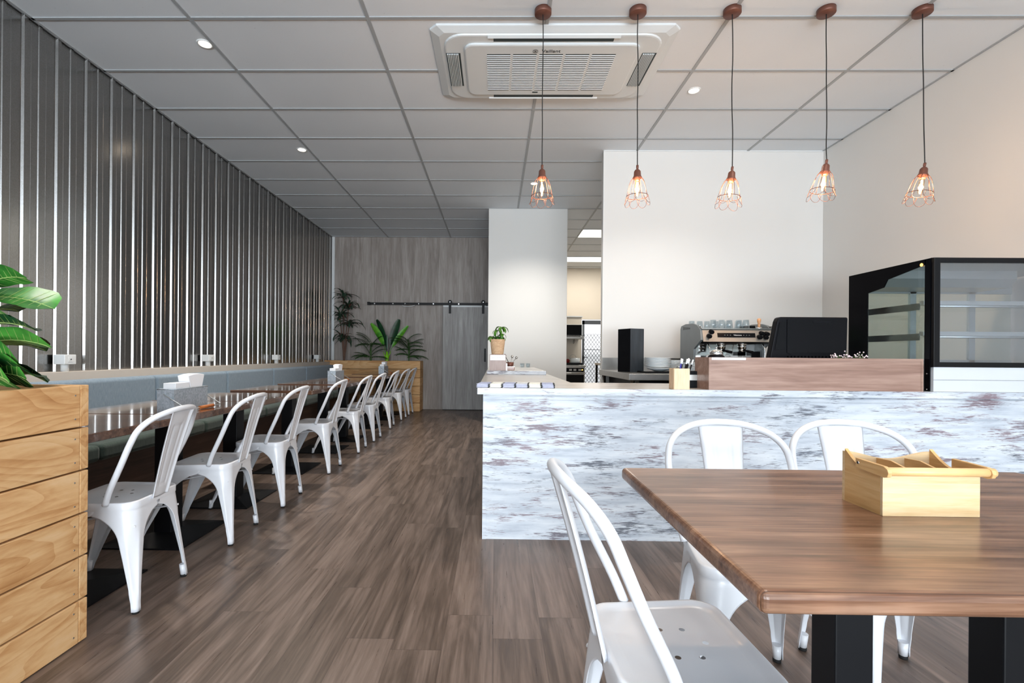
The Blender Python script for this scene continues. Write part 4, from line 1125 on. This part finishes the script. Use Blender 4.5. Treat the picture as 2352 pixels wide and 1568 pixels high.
for x in (.03, .87):
    for y in (.04, .66): MB().box(x - .02, x + .02, y - .02, y + .02, 0, .86).build('leg', MT['black_metal'], kt)
MB().box(.0, .9, .0, .7, .25, .28).build('undershelf', MT['steel'], kt)
b0 = None
for i in range(4):
    l = 'brown-rimmed bowl stacked on the kitchen prep table, ' + ['bottom one', 'second from the bottom', 'third from the bottom', 'top one'][i]
    o = MB().lathe([(.0001, 0), (.03, 0), (.10 - i * .018, .022), (.095 - i * .018, .024), (.0001, .006)], 20).build('stacked_bowl', MT['brown_jar' if i % 2 else 'black_plastic'], None, (2.24, 9.9, .901 + i * .022))
    tag(o, l, 'bowl', 'bowls on the kitchen prep table')
# kitchen ceiling panels
cl0 = thing('ceiling_light_panel', 'square-edged bright panel light in the kitchen ceiling, nearer of two', 'ceiling light', (2.131, 8.931, CEIL), 0, 'kitchen panel lights')
MB().box(-.588, .588, -.288, .288, -.004, -.001).build('diffuser', MT['panel_light'], cl0)
MB().box(-.594, .594, -.294, -.288, -.009, -.0005).box(-.594, .594, .288, .294, -.009, -.0005).box(-.594, -.588, -.288, .288, -.009, -.0005).box(.588, .594, -.288, .288, -.009, -.0005).build('frame', MT['tbar'], cl0)
dup(cl0, (2.131, 11.331, CEIL), 0, 'square-edged bright panel light in the kitchen ceiling, farther of two')
for y in (8.931, 11.331): area_light('kitchen_panel_light', (2.131, y, CEIL - .02), (0, 0, 0), 1.15, .55, 38, (1, .95, .86))

# ------------------------------------------------------------------ tin caddies on the bench tables
def tin(loc, rz, lab):
    t = thing('tin_caddy', lab, 'caddy', loc, rz, 'tin caddies on the bench tables')
    w, d, h, k = .092, .30, .116, .002    # w across x, d along y
    b = MB().box(0, k, 0, d, 0, h).box(w - k, w, 0, d, 0, h).box(k, w - k, 0, k, 0, h).box(k, w - k, d - k, d, 0, h).box(k, w - k, k, d - k, 0, k)
    b.build('tin', MT['galv'], t)
    r_ = MB().tube([(0, 0, h), (w, 0, h), (w, d, h), (0, d, h)], .003, 6, closed=True); r_.build('rim', MT['galv'], t)
    hp = [(w * .42, -.006, h - .026), (w + .075, -.006, .012), (w + .083, d * .12, .010), (w + .083, d * .88, .010), (w + .075, d + .006, .012), (w * .42, d + .006, h - .026)]
    hd = MB().tube(hp, .003, 8).build('wire_handle', MT['alu'], t)
    MB().cyl((w + .083, d * .30, .0105), (w + .083, d * .72, .0105), .0095, n=14).build('grip', MT['grip'], hd)
    return t
tin((-1.80, 2.56, TH), 0, 'galvanised tin caddy on the bench table nearest the camera')
def napkins(x, y, lab):
    n = thing('napkin_stack', lab, 'napkins', (x, y, TH + .002), 0, 'napkin stacks in the tin caddies')
    MB().prism([(-.012, .0), (.055, .0), (.075, .145), (-.035, .150), ], 'y', 0, .09).build('napkins', MT['napkin'], n, bevel=.002)
    return n
def sachets(x, y, lab):
    o = MB().box(-.032, .032, 0, .085, 0, .12).build('sachet_box', MT['paper'], None, (x, y, TH + .002), bevel=.002); tag(o, lab, 'packet', 'white packets in the tin caddies')
NP = lambda x, y, lab: None
def caddy_fill(x, y, far):
    n = thing('napkin_stack', 'white folded napkins fanned out of the ' + far, 'napkins', (x + .046, y + .17, TH + .0022), 0, 'napkin stacks in the tin caddies')
    nb = MB()
    nb.prism([(.0, 0), (.095, 0), (.100, .11), (.122, .183), (.07, .190), (.02, .188), (-.028, .180), (-.006, .11)], 'x', -.032, .032)
    nb.build('napkins', MT['napkin'], n, bevel=.003)
    o = MB().box(-.034, .034, .0, .12, 0, .145).build('sachet_box', MT['paper'], None, (x + .046, y + .03, TH + .0022), bevel=.002)
    tag(o, 'low white paper packet inside the ' + far, 'packet', 'white packets in the tin caddies')
caddy_fill(-1.80, 2.56, 'nearest tin caddy')
tin((-1.90, 5.48, TH), 0, 'galvanised tin caddy on the sixth bench table, halfway down the row'); caddy_fill(-1.90, 5.48, 'middle tin caddy')
tin((-1.90, 7.88, TH), 0, 'galvanised tin caddy on a bench table close to the rear planter'); caddy_fill(-1.90, 7.88, 'farthest tin caddy')

# ------------------------------------------------------------------ pendants
PD = [(.293, .295, 0, 0, 'first from the left'), (.907, .912, 0, 0, 'second from the left'), (1.515, 1.523, .10, .06, 'third from the left, slightly crumpled'), (2.117, 2.127, .14, .05, 'fourth from the left, hanging slightly higher'), (2.73, 2.752, .16, .02, 'far right, tilted')]
ZL = [2.279, 2.279, 2.271, 2.318, 2.298]
def cage(seed, bent):
    r = random.Random(seed); mb = MB(); n = 8
    ring_r, top_r = .068, .028; zt_, zr, zb_ = -.075, -.195, -.262
    jit = lambda a: r.uniform(-a, a) * bent
    for i in range(n):
        a = 2 * PI * i / n
        mb.tube(catmull([(top_r * math.cos(a), top_r * math.sin(a), zt_), (.048 * math.cos(a), .048 * math.sin(a), zt_ - .035), (ring_r * math.cos(a) + jit(.006), ring_r * math.sin(a), zr)], 5), .0014, 5)
    mb.tube([(ring_r * math.cos(2 * PI * j / 32), ring_r * math.sin(2 * PI * j / 32), zr + jit(.001)) for j in range(32)], .0018, 6, closed=True)
    for i in range(n):    # scalloped petals
        a = 2 * PI * i / n; pts = []; da = jit(.2); dz = jit(.012)
        for j in range(13):
            t = j / 12; aa = a + (t - .5) * 2 * PI / n * 1.35 + da * math.sin(PI * t); k = math.sin(PI * t) ** .55
            rr = ring_r + .013 * k; pts.append((rr * math.cos(aa), rr * math.sin(aa), zr - (.056 + dz) * k))
        mb.tube(pts, .0012, 5)
    return mb
for i, (xc, xl, tilt, bent, where) in enumerate(PD):
    p = thing('pendant_lamp', 'copper wire cage pendant lamp with glowing tube bulb, ' + where, 'pendant lamp', (xc, 3.16, CEIL), 0, 'pendant lamps over the counter')
    cz = ZL[i] - CEIL
    MB().lathe([(.0001, -.034), (.052, -.034), (.0545, -.031), (.0545, -.001), (.0001, -.001)], 36).build('canopy', MT['copper'], p)
    dx = xl - xc; r = random.Random(i)
    cp_ = [(0, 0, -.034)] + [(dx * t + r.uniform(-.003, .003), 0, -.034 + (cz + .034) * t) for t in (.15, .3, .45, .6, .75, .9)] + [(dx, 0, cz)]
    MB().tube(catmull(cp_, 5), .0032, 7).build('cord', MT['cord'], p)
    hd = bpy.data.objects.new('lamp_holder', None)
    me_ = MB().lathe([(.0001, .008), (.008, .006), (.008, -.012), (.006, -.018), (.014, -.024), (.021, -.034), (.023, -.062), (.028, -.072), (.030, -.078), (.018, -.082), (.018, -.094), (.0001, -.094)], 28)
    so = me_.build('socket', MT['copper'], p, (dx, 0, cz), (0, tilt, 0))
    cage(i + 20, 1.0 if bent > .04 else .15).build('wire_cage', MT['copper_wire'], so)
    bu = MB().lathe([(.010, -.092), (.013, -.100), (.0165, -.115), (.0165, -.175), (.011, -.192), (.0001, -.198)], 20).build('bulb', MT['bulb_glass'], so)
    fm = MB()
    for j in range(5):
        a = 2 * PI * j / 5; fm.tube([(.004 * math.cos(a), .004 * math.sin(a), -.105), (.0075 * math.cos(a), .0075 * math.sin(a), -.14), (.004 * math.cos(a), .004 * math.sin(a), -.182)], .0015, 5)
    fm.build('filament', MT['filament'], bu)
    l = bpy.data.lights.new('pendant_light', 'POINT'); l.energy = 10; l.color = (1, .66, .40); l.shadow_soft_size = .02
    lo = bpy.data.objects.new('pendant_light', l); C.objects.link(lo); lo.location = (xl - math.sin(tilt) * .14, 3.16, CEIL + cz - .14)

# ------------------------------------------------------------------ recessed downlights
dl0 = None
for x, y, lb in ((-2.13, 3.50, 'near the corrugated wall, front one'), (-2.15, 5.32, 'near the corrugated wall, rear one'), (1.66, 4.12, 'in front of the white rear wall'), (.49, 6.35, 'beyond the air conditioner, behind the leftmost pendant'),
                 (-2.13, 1.68, 'added unseen as fill above the front planter'), (.62, 1.15, 'added unseen as fill above the near table'), (1.9, 2.2, 'added unseen as fill above the front of the display case')):  # last three are unseen fill lamps, added to brighten the near table and chairs
    lab = 'round recessed downlight ' + lb
    if dl0 is None:
        dl0 = thing('downlight', lab, 'downlight', (x, y, CEIL), 0, 'recessed downlights')
        MB().lathe([(.040, -.002), (.044, -.007), (.052, -.006), (.054, -.0005)], 32).build('trim_ring', MT['plastic_white'], dl0)
        MB().lathe([(.0001, -.003), (.041, -.003)], 32).build('lens', MT['downlight'], dl0)
    else: dup(dl0, (x, y, CEIL), 0, lab)
    l = bpy.data.lights.new('downlight_beam', 'SPOT'); l.energy = 105 if y < 3 else 95 if x > 1 else 190; l.color = (1, .92, .82); l.spot_size = math.radians(118); l.spot_blend = .8; l.shadow_soft_size = .05 if y > 3 else .12
    lo = bpy.data.objects.new('downlight_beam', l); C.objects.link(lo); lo.location = (x, y, CEIL - .02)

# ------------------------------------------------------------------ ceiling cassette air conditioner
ax0, ax1, ay0, ay1 = AC; acx, acy = (ax0 + ax1) / 2, (ay0 + ay1) / 2; hx, hy = (ax1 - ax0) / 2, (ay1 - ay0) / 2
ac = thing('ceiling_air_conditioner', 'white four-way ceiling cassette air conditioner', 'air conditioner', (acx, acy, CEIL))
def chamf(hx, hy, c): return [(-hx + c, -hy), (hx - c, -hy), (hx, -hy + c), (hx, hy - c), (hx - c, hy), (-hx + c, hy), (-hx, hy - c), (-hx, -hy + c)]
def loop_surface(mb, loops, mi=0, cap=True, smooth=False):
    n = len(loops[0][0]); vs = []
    for poly, z in loops: vs += [(x, y, z) for x, y in poly]
    mb.add(vs, [(k * n + i, k * n + (i + 1) % n, (k + 1) * n + (i + 1) % n, (k + 1) * n + i) for k in range(len(loops) - 1) for i in range(n)], mi, smooth)
    if cap: mb.add(vs, [tuple((len(loops) - 1) * n + i for i in range(n))], mi)
def rrect(hx, hy, r, n=6):
    out = []
    for cx_, cy_, a0 in ((hx - r, hy - r, 0), (-hx + r, hy - r, PI / 2), (-hx + r, -hy + r, PI), (hx - r, -hy + r, 1.5 * PI)):
        for j in range(n + 1): a = a0 + PI / 2 * j / n; out.append((cx_ + r * math.cos(a), cy_ + r * math.sin(a)))
    return out
mb = MB(); loop_surface(mb, [(chamf(hx, hy, .05), 0), (chamf(hx, hy, .05), -.008), (chamf(hx - .004, hy - .004, .049), -.012), (chamf(hx - .06, hy - .05, .04), -.031)])
mb.build('panel', MT['ac_white'], ac)
mb = MB(); loop_surface(mb, [(rrect(hx - .085, hy - .055, .14), -.030), (rrect(hx - .09, hy - .06, .14), -.040), (rrect(hx - .10, hy - .07, .13), -.042)]); mb.build('inner_ring', MT['ac_white'], ac)
gx, gy = .60, .295
mb = MB(); loop_surface(mb, [(rrect(gx + .03, gy + .035, .07), -.041), (rrect(gx + .03, gy + .035, .07), -.054), (rrect(gx + .02, gy + .025, .06), -.058)])
grl = mb.build('grille_panel', MT['ac_white'], ac)
lv = MB(); nb_ = 5; gxx = .478; bw = 2 * gxx / nb_
for b_ in range(nb_):
    x0 = -gxx + b_ * bw + .010; x1 = x0 + bw - .020
    for k in range(21):
        yy = -.222 + k * .470 / 20
        lv.box(x0, x1, yy - .0052, yy + .0052, -.0592, -.0578)
lv.build('louvre_slots', MT['ac_dark'], grl)
lw = MB()
for b_ in range(nb_):
    x0 = -gxx + b_ * bw + .010; x1 = x0 + bw - .020
    for k in range(20):
        yy = -.222 + (k + .5) * .470 / 20
        lw.prism([(yy - .0055, -.0588), (yy + .0055, -.0588), (yy + .003, -.0625), (yy - .003, -.0625)], 'x', x0 - .001, x1 + .001)
lw.build('louvres', MT['ac_white'], grl)
# outlets: long sides with dark slots, short sides with ribbed flaps
for s in (-1, 1):
    yy = s * .367
    ol = MB().box(-.42, .42, yy - .021, yy + .021, -.0435, -.0415).build('outlet_slot', MT['ac_dark'], ac)
    MB().prism([(yy + .020 * s, -.042), (yy + .026 * s, -.052), (yy + .046 * s, -.042)], 'x', -.46, .46).build('flap', MT['ac_white'], ol)
    xx = s * .715
    o2 = MB().box(xx - .052, xx + .052, -.215, .215, -.0435, -.0415).build('outlet_slot', MT['ac_dark'], ac)
    f2 = MB()
    for k in range(7): f2.prism([(xx - .042 + k * .0125 - .005, -.043), (xx - .042 + k * .0125 + .005, -.043), (xx - .042 + k * .0125, -.056)], 'y', -.21, .21)
    f2.build('flap', MT['ac_white'], o2)
text_mesh('Vaillant', .046, MT['ink'], grl, (-.005, -.262, -.0592), (PI, 0, 0))
em_ = MB().tube([(.018 * math.cos(2 * PI * j / 20) - .118, -.262 + .018 * math.sin(2 * PI * j / 20), -.0592) for j in range(20)], .0014, 5, closed=True)
for a in (.7, 2.44): em_.tube([(-.118 - .009 * math.cos(a), -.262 - .009 * math.sin(a), -.0592), (-.118 + .009 * math.cos(a), -.262 + .009 * math.sin(a), -.0592)], .0018, 5)
em_.build('emblem', MT['ink'], grl)
MB().box(-.10, -.055, .275, .292, -.0592, -.0575).build('receiver_window', MT['ac_dark'], grl)
